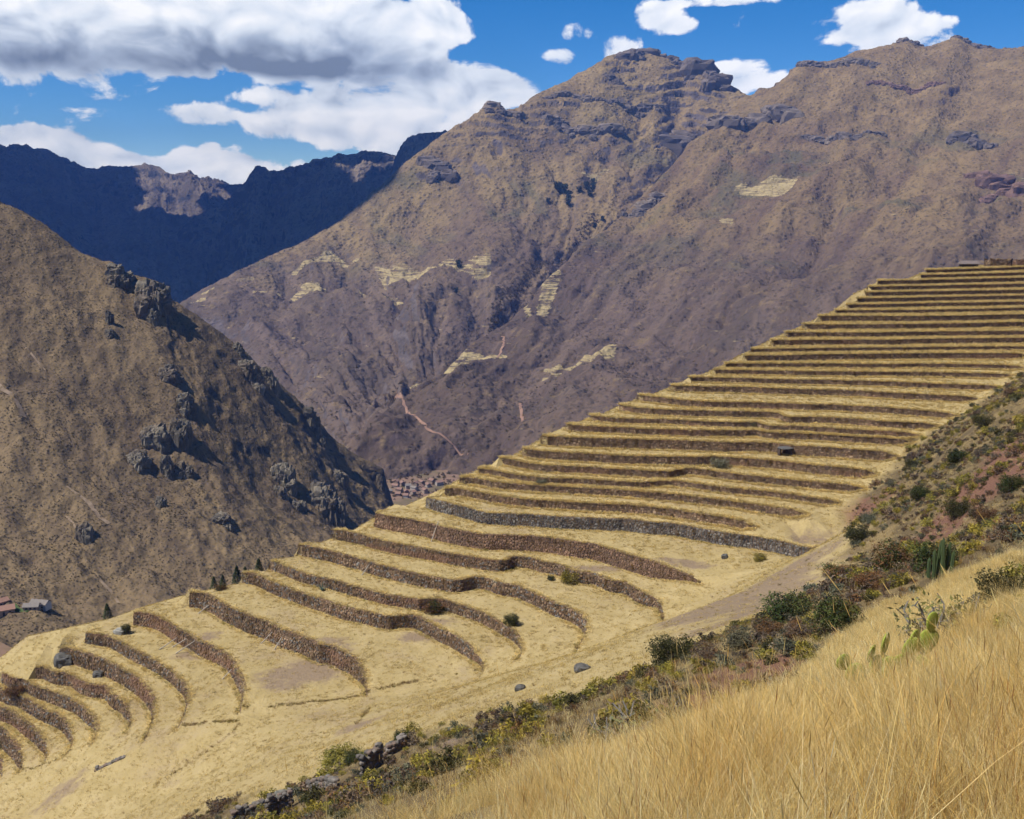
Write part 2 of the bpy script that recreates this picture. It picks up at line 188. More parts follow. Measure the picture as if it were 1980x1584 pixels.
LOFT={
'right':[[(776,3500,355),(526,3100,108),(216,2650,-159),(-46,2200,-335),(-199,1800,-418),(-343,1500,-438)],
[(765,3450,350),(517,3050,118),(211,2590,-139),(-44,2140,-313),(-192,1744,-389),(-324,1450,-420)],
[(754,3400,345),(508,3000,127),(205,2530,-121),(-43,2080,-291),(-186,1688,-361),(-305,1400,-401)],
[(742,3350,340),(500,2950,136),(200,2470,-103),(-42,2020,-270),(-179,1632,-334),(-287,1350,-383)],
[(731,3300,335),(491,2900,145),(195,2410,-86),(-40,1960,-250),(-173,1576,-308),(-269,1300,-366)],
[(720,3250,330),(482,2850,153),(190,2350,-70),(-39,1900,-230),(-167,1520,-284),(-252,1250,-348)],
[(758,3250,341),(526,2860,159),(225,2340,-67),(-10,1880,-230),(-138,1502,-286),(-230,1236,-351)],
[(796,3250,355),(570,2870,165),(259,2330,-65),(19,1860,-229),(-110,1484,-288),(-208,1222,-354)],
[(833,3250,379),(615,2880,175),(293,2320,-62),(47,1840,-229),(-83,1466,-290),(-187,1208,-356)],
[(869,3250,415),(660,2890,189),(327,2310,-60),(75,1820,-228),(-56,1448,-292),(-166,1194,-359)],
[(906,3250,435),(705,2900,198),(360,2300,-57),(102,1800,-227),(-30,1430,-294),(-145,1180,-361)],
[(960,3260,437),(751,2890,197),(399,2280,-56),(138,1780,-225),(-4,1410,-292),(-118,1168,-354)],
[(1013,3270,450),(797,2880,199),(436,2260,-56),(172,1760,-222),(20,1390,-291),(-92,1156,-347)],
[(1067,3280,472),(842,2870,204),(473,2240,-55),(206,1740,-220),(45,1370,-290),(-67,1144,-341)],
[(1121,3290,482),(887,2860,205),(509,2220,-55),(239,1720,-217),(68,1350,-289),(-42,1132,-334)],
[(1174,3300,497),(932,2850,208),(545,2200,-54),(272,1700,-215),(91,1330,-287),(-18,1120,-327)],
[(1226,3300,501),(973,2830,205),(581,2170,-56),(301,1670,-213),(116,1304,-286),(5,1100,-326)],
[(1278,3300,489),(1014,2810,198),(617,2140,-57),(330,1640,-211),(141,1278,-284),(26,1080,-325)],
[(1329,3300,499),(1054,2790,197),(651,2110,-59),(357,1610,-208),(165,1252,-283),(48,1060,-324)],
[(1379,3300,515),(1093,2770,199),(684,2080,-60),(383,1580,-206),(187,1226,-281),(68,1040,-322)],
[(1433,3300,490),(1132,2750,187),(715,2050,-61),(408,1550,-204),(208,1200,-279),(87,1020,-321)],
[(1479,3280,479),(1164,2710,180),(746,2020,-62),(433,1526,-201),(227,1180,-275),(107,1002,-317)],
[(1524,3260,477),(1195,2670,175),(775,1990,-63),(457,1502,-198),(245,1160,-272),(126,984,-314)],
[(1568,3240,476),(1224,2630,171),(803,1960,-64),(481,1478,-194),(263,1140,-268),(145,966,-310)],
[(1612,3220,474),(1252,2590,166),(830,1930,-65),(503,1454,-191),(280,1120,-265),(162,948,-307)],
[(1655,3200,471),(1278,2550,161),(856,1900,-66),(524,1430,-188),(296,1100,-261),(179,930,-303)],
[(1695,3160,475),(1308,2510,159),(881,1870,-67),(544,1404,-188),(312,1076,-258),(195,910,-299)],
[(1733,3120,478),(1336,2470,156),(904,1840,-68),(562,1378,-187),(327,1052,-254),(210,890,-296)],
[(1770,3080,481),(1363,2430,154),(926,1810,-68),(580,1352,-186),(342,1028,-251),(224,870,-292)],
[(1805,3040,484),(1388,2390,151),(947,1780,-69),(596,1326,-185),(355,1004,-247),(237,850,-288)],
[(1839,3000,486),(1411,2350,149),(967,1750,-70),(612,1300,-185),(367,980,-243),(250,830,-284)],
[(1885,2960,485),(1451,2320,147),(997,1720,-68),(642,1280,-182),(392,964,-239),(269,820,-281)],
[(1930,2920,484),(1489,2290,145),(1026,1690,-67),(671,1260,-179),(415,948,-235),(287,810,-277)],
[(1973,2880,483),(1526,2260,143),(1053,1660,-66),(699,1240,-176),(438,932,-232),(305,800,-274)],
[(2014,2840,481),(1561,2230,141),(1079,1630,-65),(726,1220,-173),(459,916,-228),(323,790,-271)],
[(2052,2800,480),(1594,2200,139),(1103,1600,-64),(751,1200,-170),(480,900,-224),(340,780,-267)]],
'central':[[(-924,2350,-334),(-823,2200,-370),(-680,2000,-400),(-510,1700,-395),(-389,1500,-389),(-309,1350,-395)],
[(-898,2360,-313),(-789,2210,-351),(-641,2000,-379),(-483,1710,-377),(-367,1504,-372),(-288,1350,-381)],
[(-872,2370,-293),(-754,2220,-331),(-602,2000,-357),(-456,1720,-359),(-345,1508,-355),(-268,1350,-368)],
[(-846,2380,-273),(-719,2230,-312),(-563,2000,-336),(-429,1730,-340),(-323,1512,-338),(-247,1350,-354)],
[(-820,2390,-252),(-684,2240,-292),(-525,2000,-315),(-401,1740,-322),(-300,1516,-321),(-227,1350,-341)],
[(-793,2400,-232),(-649,2250,-273),(-487,2000,-294),(-373,1750,-304),(-278,1520,-304),(-206,1350,-328)],
[(-774,2432,-219),(-635,2276,-264),(-476,2020,-289),(-365,1764,-299),(-273,1534,-303),(-202,1356,-332)],
[(-754,2464,-206),(-620,2302,-255),(-466,2040,-283),(-357,1778,-295),(-267,1548,-301),(-197,1362,-335)],
[(-734,2496,-192),(-605,2328,-246),(-455,2060,-277),(-348,1792,-291),(-261,1562,-300),(-193,1368,-339)],
[(-713,2528,-179),(-589,2354,-237),(-444,2080,-271),(-339,1806,-287),(-255,1576,-298),(-188,1374,-343)],
[(-691,2560,-165),(-573,2380,-228),(-433,2100,-265),(-330,1820,-282),(-249,1590,-297),(-184,1380,-347)],
[(-671,2588,-153),(-559,2404,-217),(-422,2120,-259),(-322,1840,-278),(-243,1608,-296),(-180,1388,-345)],
[(-651,2616,-141),(-544,2428,-207),(-410,2140,-253),(-314,1860,-275),(-237,1626,-295),(-176,1396,-343)],
[(-631,2644,-130),(-529,2452,-196),(-398,2160,-246),(-305,1880,-271),(-231,1644,-294),(-172,1404,-341)],
[(-610,2672,-119),(-513,2476,-186),(-385,2180,-239),(-297,1900,-267),(-225,1662,-293),(-168,1412,-339)],
[(-588,2700,-107),(-497,2500,-175),(-373,2200,-233),(-288,1920,-263),(-219,1680,-291),(-165,1420,-337)],
[(-570,2720,-97),(-480,2520,-165),(-360,2220,-226),(-277,1936,-259),(-211,1696,-290),(-159,1434,-338)],
[(-552,2740,-87),(-463,2540,-155),(-347,2240,-218),(-266,1952,-255),(-203,1712,-288),(-152,1448,-338)],
[(-533,2760,-77),(-445,2560,-144),(-333,2260,-211),(-255,1968,-251),(-195,1728,-286),(-146,1462,-338)],
[(-514,2780,-66),(-427,2580,-134),(-320,2280,-204),(-243,1984,-247),(-187,1744,-284),(-140,1476,-338)],
[(-495,2800,-55),(-409,2600,-123),(-306,2300,-196),(-232,2000,-242),(-178,1760,-282),(-133,1490,-338)],
[(-475,2820,-38),(-391,2620,-113),(-292,2320,-188),(-220,2016,-238),(-170,1778,-280),(-127,1510,-338)],
[(-455,2840,-20),(-372,2640,-102),(-277,2340,-180),(-208,2032,-234),(-161,1796,-278),(-121,1530,-339)],
[(-434,2860,-2),(-353,2660,-91),(-262,2360,-172),(-196,2048,-229),(-152,1814,-276),(-115,1550,-339)],
[(-414,2880,20),(-333,2680,-79),(-247,2380,-164),(-183,2064,-225),(-143,1832,-274),(-108,1570,-339)],
[(-392,2900,43),(-314,2700,-67),(-232,2400,-156),(-171,2080,-220),(-134,1850,-272),(-102,1590,-339)],
[(-356,2940,78),(-285,2740,-39),(-208,2440,-139),(-152,2120,-211),(-119,1890,-268),(-93,1644,-336)],
[(-318,2980,114),(-255,2780,-11),(-184,2480,-121),(-133,2160,-202),(-104,1930,-264),(-83,1698,-331)],
[(-280,3020,147),(-224,2820,16),(-158,2520,-103),(-113,2200,-192),(-87,1970,-259),(-72,1752,-326)],
[(-240,3060,177),(-192,2860,43),(-132,2560,-84),(-92,2240,-182),(-70,2010,-254),(-61,1806,-320)],
[(-200,3100,208),(-160,2900,71),(-105,2600,-64),(-70,2280,-171),(-53,2050,-248),(-48,1860,-313)],
[(-172,3120,228),(-131,2920,86),(-80,2630,-52),(-47,2324,-160),(-34,2096,-239),(-36,1908,-305)],
[(-143,3140,248),(-103,2940,101),(-54,2660,-39),(-24,2368,-149),(-15,2142,-229),(-22,1956,-296)],
[(-114,3160,272),(-74,2960,118),(-27,2690,-27),(0,2412,-137),(4,2188,-218),(-8,2004,-287)],
[(-85,3180,293),(-45,2980,134),(0,2720,-13),(25,2456,-125),(25,2234,-206),(6,2052,-276)],
[(-55,3200,305),(-15,3000,147),(28,2750,0),(51,2500,-112),(47,2280,-194),(22,2100,-265)],
[(-16,3240,294),(18,3030,151),(53,2790,14),(72,2544,-99),(67,2328,-184),(40,2150,-256)],
[(24,3280,307),(52,3060,163),(80,2830,28),(94,2588,-85),(87,2376,-173),(59,2200,-246)],
[(65,3320,341),(86,3090,182),(106,2870,42),(117,2632,-70),(109,2424,-162),(79,2250,-236)],
[(107,3360,365),(121,3120,197),(134,2910,57),(141,2676,-56),(131,2472,-150),(99,2300,-224)],
[(150,3400,392),(156,3150,214),(162,2950,72),(165,2720,-40),(154,2520,-138),(120,2350,-212)],
[(196,3440,418),(192,3180,230),(194,2980,85),(190,2756,-27),(177,2560,-125),(142,2392,-199)],
[(242,3480,446),(229,3210,246),(226,3010,97),(216,2792,-14),(200,2600,-111),(164,2434,-185)],
[(289,3520,474),(266,3240,263),(258,3040,110),(243,2828,0),(225,2640,-97),(187,2476,-171)],
[(337,3560,500),(304,3270,279),(291,3070,123),(270,2864,14),(249,2680,-82),(210,2518,-156)],
[(387,3600,510),(342,3300,290),(324,3100,136),(298,2900,29),(275,2720,-67),(234,2560,-140)],
[(429,3600,509),(380,3320,291),(359,3130,144),(328,2936,39),(301,2760,-55),(259,2604,-127)],
[(471,3600,508),(419,3340,291),(393,3160,151),(359,2972,50),(328,2800,-42),(285,2648,-113)],
[(514,3600,498),(458,3360,289),(429,3190,159),(390,3008,61),(355,2840,-28),(311,2692,-99)],
[(557,3600,477),(498,3380,284),(465,3220,166),(422,3044,72),(383,2880,-14),(338,2736,-84)],
[(600,3600,456),(538,3400,278),(501,3250,174),(454,3080,83),(411,2920,0),(365,2780,-69)],
[(638,3580,467),(573,3390,284),(533,3250,176),(483,3094,89),(434,2940,10),(388,2808,-56)],
[(677,3560,435),(608,3380,276),(566,3250,177),(511,3108,96),(458,2960,20),(412,2836,-42)],
[(716,3540,406),(644,3370,269),(598,3250,179),(540,3122,102),(481,2980,31),(436,2864,-28)],
[(755,3520,383),(678,3360,263),(630,3250,181),(568,3136,109),(505,3000,41),(460,2892,-14)],
[(792,3500,366),(713,3350,260),(662,3250,182),(597,3150,116),(530,3020,52),(484,2920,0)],
[(830,3500,377),(748,3360,267),(693,3260,187),(627,3160,121),(560,3036,57),(514,2936,3)],
[(867,3500,388),(783,3370,274),(725,3270,193),(658,3170,126),(590,3052,61),(543,2952,6)],
[(904,3500,399),(819,3380,282),(756,3280,198),(688,3180,131),(620,3068,66),(573,2968,9)],
[(942,3500,410),(854,3390,289),(787,3290,203),(719,3190,136),(651,3084,71),(603,2984,12)],
[(979,3500,421),(890,3400,296),(819,3300,209),(749,3200,141),(682,3100,76),(633,3000,15)]],
'left':[[(-624,900,96),(-568,800,-8),(-511,700,-107),(-450,600,-175),(-413,540,-209),(-371,480,-214)],
[(-606,900,86),(-553,802,-13),(-499,704,-109),(-441,606,-176),(-402,543,-211),(-361,482,-215)],
[(-588,900,77),(-537,804,-18),(-485,708,-111),(-430,612,-177),(-391,546,-212),(-351,484,-217)],
[(-570,900,67),(-521,806,-22),(-472,712,-113),(-420,618,-179),(-380,549,-213),(-340,486,-218)],
[(-551,900,58),(-505,808,-27),(-459,716,-115),(-410,624,-180),(-369,552,-214),(-330,488,-220)],
[(-533,900,48),(-488,810,-32),(-445,720,-117),(-399,630,-181),(-358,555,-215),(-320,490,-221)],
[(-516,900,39),(-474,812,-37),(-431,722,-119),(-386,632,-181),(-347,557,-215),(-310,492,-223)],
[(-499,900,30),(-459,814,-42),(-418,724,-121),(-374,634,-182),(-336,559,-216),(-301,494,-224)],
[(-482,900,21),(-444,816,-47),(-404,726,-123),(-362,636,-182),(-325,561,-216),(-291,496,-226)],
[(-465,900,12),(-429,818,-52),(-390,728,-125),(-349,638,-183),(-314,563,-216),(-282,498,-227)],
[(-448,900,3),(-414,820,-57),(-376,730,-127),(-337,640,-184),(-303,565,-216),(-272,500,-229)],
[(-439,900,-1),(-406,822,-61),(-369,732,-128),(-330,643,-184),(-296,568,-217),(-265,502,-230)],
[(-430,900,-5),(-399,824,-64),(-362,734,-130),(-324,646,-185),(-290,571,-218),(-258,504,-231)],
[(-422,900,-9),(-391,826,-67),(-354,736,-132),(-317,649,-186),(-283,574,-219),(-252,506,-231)],
[(-413,900,-14),(-384,828,-71),(-347,738,-134),(-310,652,-187),(-277,577,-221),(-245,508,-232)],
[(-405,900,-20),(-376,830,-75),(-340,740,-136),(-303,655,-188),(-270,580,-222),(-238,510,-233)],
[(-396,900,-28),(-368,832,-79),(-333,743,-138),(-297,659,-189),(-264,584,-223),(-232,512,-234)],
[(-388,900,-35),(-361,834,-83),(-325,746,-140),(-291,663,-190),(-258,588,-223),(-225,514,-235)],
[(-379,900,-41),(-353,836,-87),(-318,749,-143),(-285,667,-191),(-252,592,-224),(-219,516,-236)],
[(-370,900,-45),(-345,838,-90),(-311,752,-145),(-279,671,-192),(-246,596,-225),(-212,518,-237)],
[(-361,900,-48),(-337,840,-92),(-304,755,-147),(-273,675,-194),(-240,600,-226),(-206,520,-238)],
[(-352,901,-50),(-328,842,-95),(-296,759,-150),(-266,680,-196),(-234,605,-227),(-200,524,-240)],
[(-343,902,-60),(-319,844,-101),(-288,763,-153),(-259,685,-198),(-228,610,-228),(-194,528,-242)],
[(-333,903,-61),(-310,846,-104),(-280,767,-157),(-253,690,-200),(-222,615,-229),(-188,532,-243)],
[(-324,904,-63),(-301,848,-106),(-272,771,-160),(-246,695,-202),(-216,620,-231),(-181,536,-245)],
[(-314,905,-68),(-292,850,-110),(-264,775,-163),(-238,700,-205),(-209,625,-232),(-175,540,-247)],
[(-312,907,-76),(-288,852,-115),(-259,778,-166),(-234,704,-206),(-205,630,-232),(-170,544,-248)],
[(-310,909,-81),(-284,854,-118),(-255,781,-168),(-229,708,-207),(-202,635,-233),(-165,548,-249)],
[(-307,911,-83),(-280,856,-121),(-250,784,-170),(-224,712,-208),(-198,640,-233),(-161,552,-251)],
[(-305,913,-86),(-276,858,-124),(-245,787,-173),(-220,716,-209),(-193,645,-233),(-156,556,-252)],
[(-302,915,-88),(-272,860,-127),(-241,790,-175),(-215,720,-210),(-189,650,-234),(-150,560,-253)],
[(-292,919,-96),(-264,865,-134),(-235,797,-181),(-209,728,-214),(-184,658,-236),(-146,566,-254)],
[(-282,923,-104),(-256,870,-142),(-228,804,-187),(-204,736,-218),(-179,666,-238),(-141,572,-256)],
[(-272,927,-113),(-248,875,-150),(-222,811,-193),(-198,744,-222),(-174,674,-240),(-136,578,-257)],
[(-262,931,-123),(-239,880,-158),(-216,818,-199),(-192,752,-226),(-169,682,-242),(-131,584,-258)],
[(-251,935,-133),(-231,885,-167),(-209,825,-205),(-186,760,-231),(-163,690,-244),(-126,590,-260)],
[(-244,939,-142),(-224,890,-174),(-203,832,-210),(-181,768,-235),(-159,698,-247),(-121,598,-262)],
[(-237,943,-152),(-217,895,-181),(-197,839,-216),(-176,776,-239),(-154,706,-250),(-116,606,-264)],
[(-229,947,-161),(-210,900,-188),(-191,846,-221),(-170,784,-243),(-148,714,-253),(-111,614,-266)],
[(-222,951,-169),(-203,905,-195),(-184,853,-227),(-164,792,-247),(-143,722,-255),(-105,622,-268)],
[(-214,955,-177),(-196,910,-201),(-178,860,-232),(-158,800,-252),(-138,730,-258),(-100,630,-270)],
[(-208,960,-185),(-190,917,-209),(-173,869,-238),(-155,812,-256),(-134,742,-263),(-97,642,-273)],
[(-201,965,-194),(-185,924,-217),(-169,878,-243),(-151,824,-261),(-131,754,-268),(-93,654,-277)],
[(-194,970,-204),(-179,931,-225),(-164,887,-248),(-147,836,-266),(-127,766,-274),(-90,666,-281)],
[(-187,975,-214),(-173,938,-234),(-159,896,-254),(-142,848,-270),(-123,778,-279),(-86,678,-284)],
[(-180,980,-225),(-167,945,-242),(-154,905,-259),(-138,860,-275),(-119,790,-284),(-83,690,-287)],
[(-172,986,-234),(-160,953,-250),(-148,915,-265),(-133,871,-279),(-115,804,-288),(-80,704,-291)],
[(-163,992,-243),(-152,961,-257),(-142,925,-270),(-128,882,-283),(-111,818,-292),(-77,718,-294)],
[(-154,998,-253),(-144,969,-264),(-135,935,-276),(-123,893,-287),(-107,832,-296),(-73,732,-297)],
[(-144,1004,-259),(-136,977,-271),(-129,945,-281),(-118,904,-291),(-102,846,-300),(-70,746,-300)],
[(-135,1010,-266),(-128,985,-277),(-122,955,-287),(-113,915,-295),(-97,860,-304),(-66,760,-304)],
[(-134,1014,-273),(-126,988,-284),(-118,958,-294),(-107,918,-301),(-92,864,-309),(-63,768,-308)],
[(-133,1018,-282),(-123,991,-292),(-113,961,-301),(-102,921,-307),(-87,868,-313),(-59,776,-312)],
[(-132,1022,-291),(-120,994,-299),(-108,964,-307),(-96,924,-312),(-82,872,-317),(-55,784,-316)],
[(-132,1026,-300),(-118,997,-307),(-104,967,-314),(-91,927,-318),(-77,876,-322),(-52,792,-320)],
[(-131,1030,-310),(-115,1000,-314),(-99,970,-321),(-85,930,-324),(-71,880,-326),(-48,800,-324)]],
'rangeA':[[(-5157,7000,577),(-4866,6650,437),(-4458,6100,239),(-3606,4900,24),(-2496,3350,-133),(-1980,2600,-302)],
[(-4302,7000,493),(-4051,6650,357),(-3706,6100,164),(-2998,4900,-36),(-2076,3350,-175),(-1650,2600,-335)],
[(-3854,7000,470),(-3624,6650,334),(-3312,6100,144),(-2679,4900,-53),(-1856,3350,-187),(-1476,2600,-345)],
[(-3443,7000,409),(-3233,6650,276),(-2951,6100,90),(-2387,4900,-97),(-1655,3350,-217),(-1318,2600,-369)],
[(-3305,7000,399),(-3101,6650,267),(-2829,6100,81),(-2289,4900,-104),(-1587,3350,-223),(-1264,2600,-373)],
[(-3102,7000,335),(-2907,6650,205),(-2651,6100,24),(-2144,4900,-151),(-1488,3350,-255),(-1186,2600,-399)],
[(-2935,7000,253),(-2748,6650,127),(-2503,6100,-48),(-2025,4900,-209),(-1406,3350,-296),(-1121,2600,-432)],
[(-2762,7000,233),(-2583,6650,108),(-2351,6100,-66),(-1902,4900,-224),(-1321,3350,-306),(-1054,2600,-440)],
[(-2569,7000,236),(-2399,6650,111),(-2182,6100,-63),(-1765,4900,-222),(-1226,3350,-304),(-980,2600,-439)],
[(-2446,7000,243),(-2282,6650,118),(-2074,6100,-57),(-1678,4900,-217),(-1166,3350,-301),(-932,2600,-436)],
[(-2310,7000,196),(-2152,6650,72),(-1954,6100,-100),(-1580,4900,-251),(-1099,3350,-325),(-880,2600,-455)],
[(-2170,7000,196),(-2018,6650,72),(-1831,6100,-100),(-1481,4900,-251),(-1030,3350,-325),(-825,2600,-455)],
[(-2101,7000,172),(-1953,6650,49),(-1770,6100,-121),(-1432,4900,-269),(-997,3350,-337),(-799,2600,-465)],
[(-1963,7000,134),(-1821,6650,13),(-1649,6100,-154),(-1334,4900,-296),(-929,3350,-356),(-746,2600,-480)],
[(-1841,7000,117),(-1705,6650,-3),(-1542,6100,-169),(-1247,4900,-308),(-869,3350,-364),(-699,2600,-487)],
[(-1650,7000,96),(-1522,6650,-23),(-1373,6100,-188),(-1111,4900,-323),(-775,3350,-375),(-624,2600,-495)],
[(-1370,7000,69),(-1256,6650,-49),(-1127,6100,-212),(-912,4900,-343),(-638,3350,-389),(-516,2600,-506)],
[(-1020,7000,34),(-922,6650,-82),(-819,6100,-242),(-663,4900,-368),(-466,3350,-406),(-381,2600,-520)],
[(-668,7000,17),(-587,6650,-99),(-510,6100,-258),(-413,4900,-380),(-293,3350,-415),(-245,2600,-527)]],
'rangeB':[[(-1871,5600,-195),(-1810,5400,-269),(-1727,5050,-379),(-1584,4500,-499),(-1343,3700,-583),(-1240,3300,-625)],
[(-1723,5600,-83),(-1666,5400,-161),(-1591,5050,-277),(-1463,4500,-407),(-1242,3700,-506),(-1149,3300,-555)],
[(-1592,5600,-28),(-1540,5400,-107),(-1473,5050,-226),(-1356,4500,-361),(-1154,3700,-468),(-1070,3300,-520)],
[(-1518,5600,41),(-1468,5400,-40),(-1405,5050,-163),(-1296,4500,-303),(-1104,3700,-420),(-1024,3300,-477)],
[(-1400,5600,151),(-1354,5400,66),(-1298,5050,-62),(-1199,4500,-213),(-1023,3700,-344),(-952,3300,-408)],
[(-1349,5600,170),(-1304,5400,85),(-1251,5050,-45),(-1157,4500,-197),(-988,3700,-330),(-921,3300,-396)],
[(-1288,5600,151),(-1246,5400,66),(-1196,5050,-62),(-1108,4500,-213),(-947,3700,-344),(-884,3300,-408)],
[(-1237,5600,156),(-1197,5400,72),(-1150,5050,-57),(-1066,4500,-208),(-913,3700,-340),(-853,3300,-405)],
[(-1147,5600,189),(-1109,5400,103),(-1068,5050,-27),(-992,4500,-181),(-852,3700,-317),(-798,3300,-385)],
[(-1034,5600,214),(-1000,5400,127),(-965,5050,-5),(-900,4500,-161),(-775,3700,-300),(-729,3300,-369)],
[(-949,5600,241),(-918,5400,153),(-888,5050,20),(-831,4500,-138),(-718,3700,-281),(-678,3300,-352)],
[(-837,5600,265),(-809,5400,177),(-786,5050,42),(-739,4500,-118),(-642,3700,-265),(-610,3300,-337)],
[(-739,5600,276),(-714,5400,188),(-697,5050,52),(-659,4500,-109),(-575,3700,-257),(-550,3300,-330)],
[(-619,5600,257),(-599,5400,169),(-588,5050,35),(-562,4500,-125),(-495,3700,-270),(-478,3300,-342)],
[(-447,5600,233),(-432,5400,146),(-431,5050,12),(-421,4500,-145),(-378,3700,-287),(-373,3300,-357)],
[(-112,5600,192),(-108,5400,106),(-127,5050,-25),(-148,4500,-179),(-151,3700,-315),(-170,3300,-383)]],
'rangeC':[[(-672,4600,-45),(-652,4450,-110),(-647,4250,-212),(-628,3900,-332),(-579,3400,-447),(-496,2800,-515)],
[(-576,4600,68),(-559,4450,0),(-558,4250,-105),(-546,3900,-233),(-506,3400,-359),(-436,2800,-441)],
[(-516,4600,191),(-501,4450,120),(-502,4250,10),(-493,3900,-126),(-460,3400,-264),(-397,2800,-361)],
[(-485,4600,242),(-471,4450,170),(-473,4250,58),(-467,3900,-81),(-436,3400,-224),(-378,2800,-328)],
[(-434,4600,280),(-421,4450,206),(-425,4250,94),(-423,3900,-48),(-398,3400,-195),(-345,2800,-303)],
[(-361,4600,295),(-350,4450,221),(-357,4250,108),(-359,3900,-35),(-342,3400,-183),(-299,2800,-293)],
[(-320,4600,295),(-310,4450,221),(-319,4250,108),(-324,3900,-35),(-311,3400,-183),(-273,2800,-293)],
[(-296,4600,317),(-288,4450,243),(-297,4250,129),(-304,3900,-15),(-293,3400,-166),(-258,2800,-279)],
[(-278,4600,304),(-270,4450,230),(-280,4250,117),(-289,3900,-27),(-280,3400,-176),(-247,2800,-287)],
[(-229,4600,269),(-222,4450,196),(-234,4250,83),(-246,3900,-58),(-242,3400,-204),(-216,2800,-310)],
[(-23,4600,225),(-22,4450,152),(-43,4250,42),(-69,3900,-97),(-87,3400,-238),(-87,2800,-339)]],
}

# ------------------------------------------------------------------ small library
def hash3(i, j, k):
    n = (i*374761393 + j*668265263 + k*2147483647*3 + 1274126177) & 0xffffffff
    n = ((n ^ (n >> 13))*1274126177) & 0xffffffff
    return (n ^ (n >> 16)) & 0xffffffff
_G = np.random.default_rng(5).normal(size=(256, 3)); _G /= np.linalg.norm(_G, axis=1)[:, None]
def pn(p):
    """Gradient noise, p: (n,3) -> (n,), about -0.7..0.7"""
    p = np.asarray(p, float); i = np.floor(p).astype(np.int64); f = p - i
    u = f*f*f*(f*(f*6-15)+10); r = 0.0
    for a in (0, 1):
        for b in (0, 1):
            for c in (0, 1):
                g = _G[hash3(i[:, 0]+a, i[:, 1]+b, i[:, 2]+c) & 255]
                dd = (g*(f - (a, b, c))).sum(1)
                r = r + dd*(u[:, 0] if a else 1-u[:, 0])*(u[:, 1] if b else 1-u[:, 1])*(u[:, 2] if c else 1-u[:, 2])
    return r
def fbm(p, octv=5, rough=.5, lac=2.03):
    p = np.asarray(p, float); a = 1.0; r = 0
    for o in range(octv): r = r + a*pn(p*lac**o + o*17.3); a *= rough
    return r
def ridged(p, octv=4, rough=.5):
    p = np.asarray(p, float); a = 1.0; r = 0
    for o in range(octv): r = r + a*(1-2.2*np.abs(pn(p*2.0**o + o*7.7))); a *= rough
    return r

def mesh_from(name, verts, faces, mat=None, smooth=False, parent=None, link=True):
    me = bpy.data.meshes.new(name)
    verts = np.asarray(verts, np.float32)
    if isinstance(faces, np.ndarray):
        nf, k = faces.shape
        me.vertices.add(len(verts)); me.vertices.foreach_set('co', verts.ravel())
        me.loops.add(nf*k); me.loops.foreach_set('vertex_index', faces.astype(np.int32).ravel())
        me.polygons.add(nf); me.polygons.foreach_set('loop_start', np.arange(0, nf*k, k, dtype=np.int32))
        me.polygons.foreach_set('loop_total', np.full(nf, k, np.int32))
        me.update(calc_edges=True); me.validate()
    else:
        me.from_pydata(verts.tolist(), [], faces); me.update()
    if mat: me.materials.append(mat)
    me.polygons.foreach_set('use_smooth', np.full(len(me.polygons), smooth))
    o = bpy.data.objects.new(name, me)
    if link: COL.objects.link(o)
    if parent: o.parent = parent
    return o
def empty(name, loc=(0, 0, 0), rz=0):
    o = bpy.data.objects.new(name, None); COL.objects.link(o); o.location = loc; o.rotation_euler = (0, 0, rz)
    o.empty_display_size = .3
    return o
def tag(o, label=None, cat=None, group=None, kind=None):
    if label: o['label'] = label
    if cat: o['category'] = cat
    if group: o['group'] = group
    if kind: o['kind'] = kind
    return o
def copy_tree(o, parent=None):
    c = o.copy(); COL.objects.link(c)
    if parent: c.parent = parent
    for ch in o.children: copy_tree(ch, c)
    return c
def grid_faces(nu, nv):
    a = (np.arange(nu-1)[:, None]*nv + np.arange(nv-1)[None, :]).ravel()
    return np.stack([a, a+nv, a+nv+1, a+1], 1)
def attr(o, name, vals, typ='FLOAT', dom='POINT'):
    a = o.data.attributes.new(name, typ, dom)
    vals = np.asarray(vals, np.float32)
    a.data.foreach_set({'FLOAT': 'value', 'FLOAT_VECTOR': 'vector', 'FLOAT_COLOR': 'color'}[typ], vals.ravel())
def in_poly(pts, poly):
    x, y = pts[:, 0], pts[:, 1]; r = np.zeros(len(pts), bool); n = len(poly); j = n-1
    for i in range(n):
        xi, yi = poly[i][:2]; xj, yj = poly[j][:2]
        c = ((yi > y) != (yj > y)) & (x < (xj-xi)*(y-yi)/((yj-yi) or 1e-9)+xi); r ^= c; j = i
    return r

# ------------------------------------------------------------------ materials
def mat_new(name):
    m = bpy.data.materials.new(name); m.use_nodes = True
    return m, NT(m.node_tree)
def finish(t, color, rough=.95, bump=None, bstr=.5, bdist=1.0, extra=None):
    b = t.n('ShaderNodeBsdfPrincipled', None, Base_Color=color, Roughness=rough)
    b.inputs['Specular IOR Level'].default_value = .12
    if bump is not None:
        bn = t.n('ShaderNodeBump', None, Height=bump, Strength=bstr, Distance=bdist); t.put(b.inputs['Normal'], bn.outputs[0])
    out = b.outputs[0]
    if extra: out = extra(b.outputs[0])
    t.n('ShaderNodeOutputMaterial', None, Surface=out)

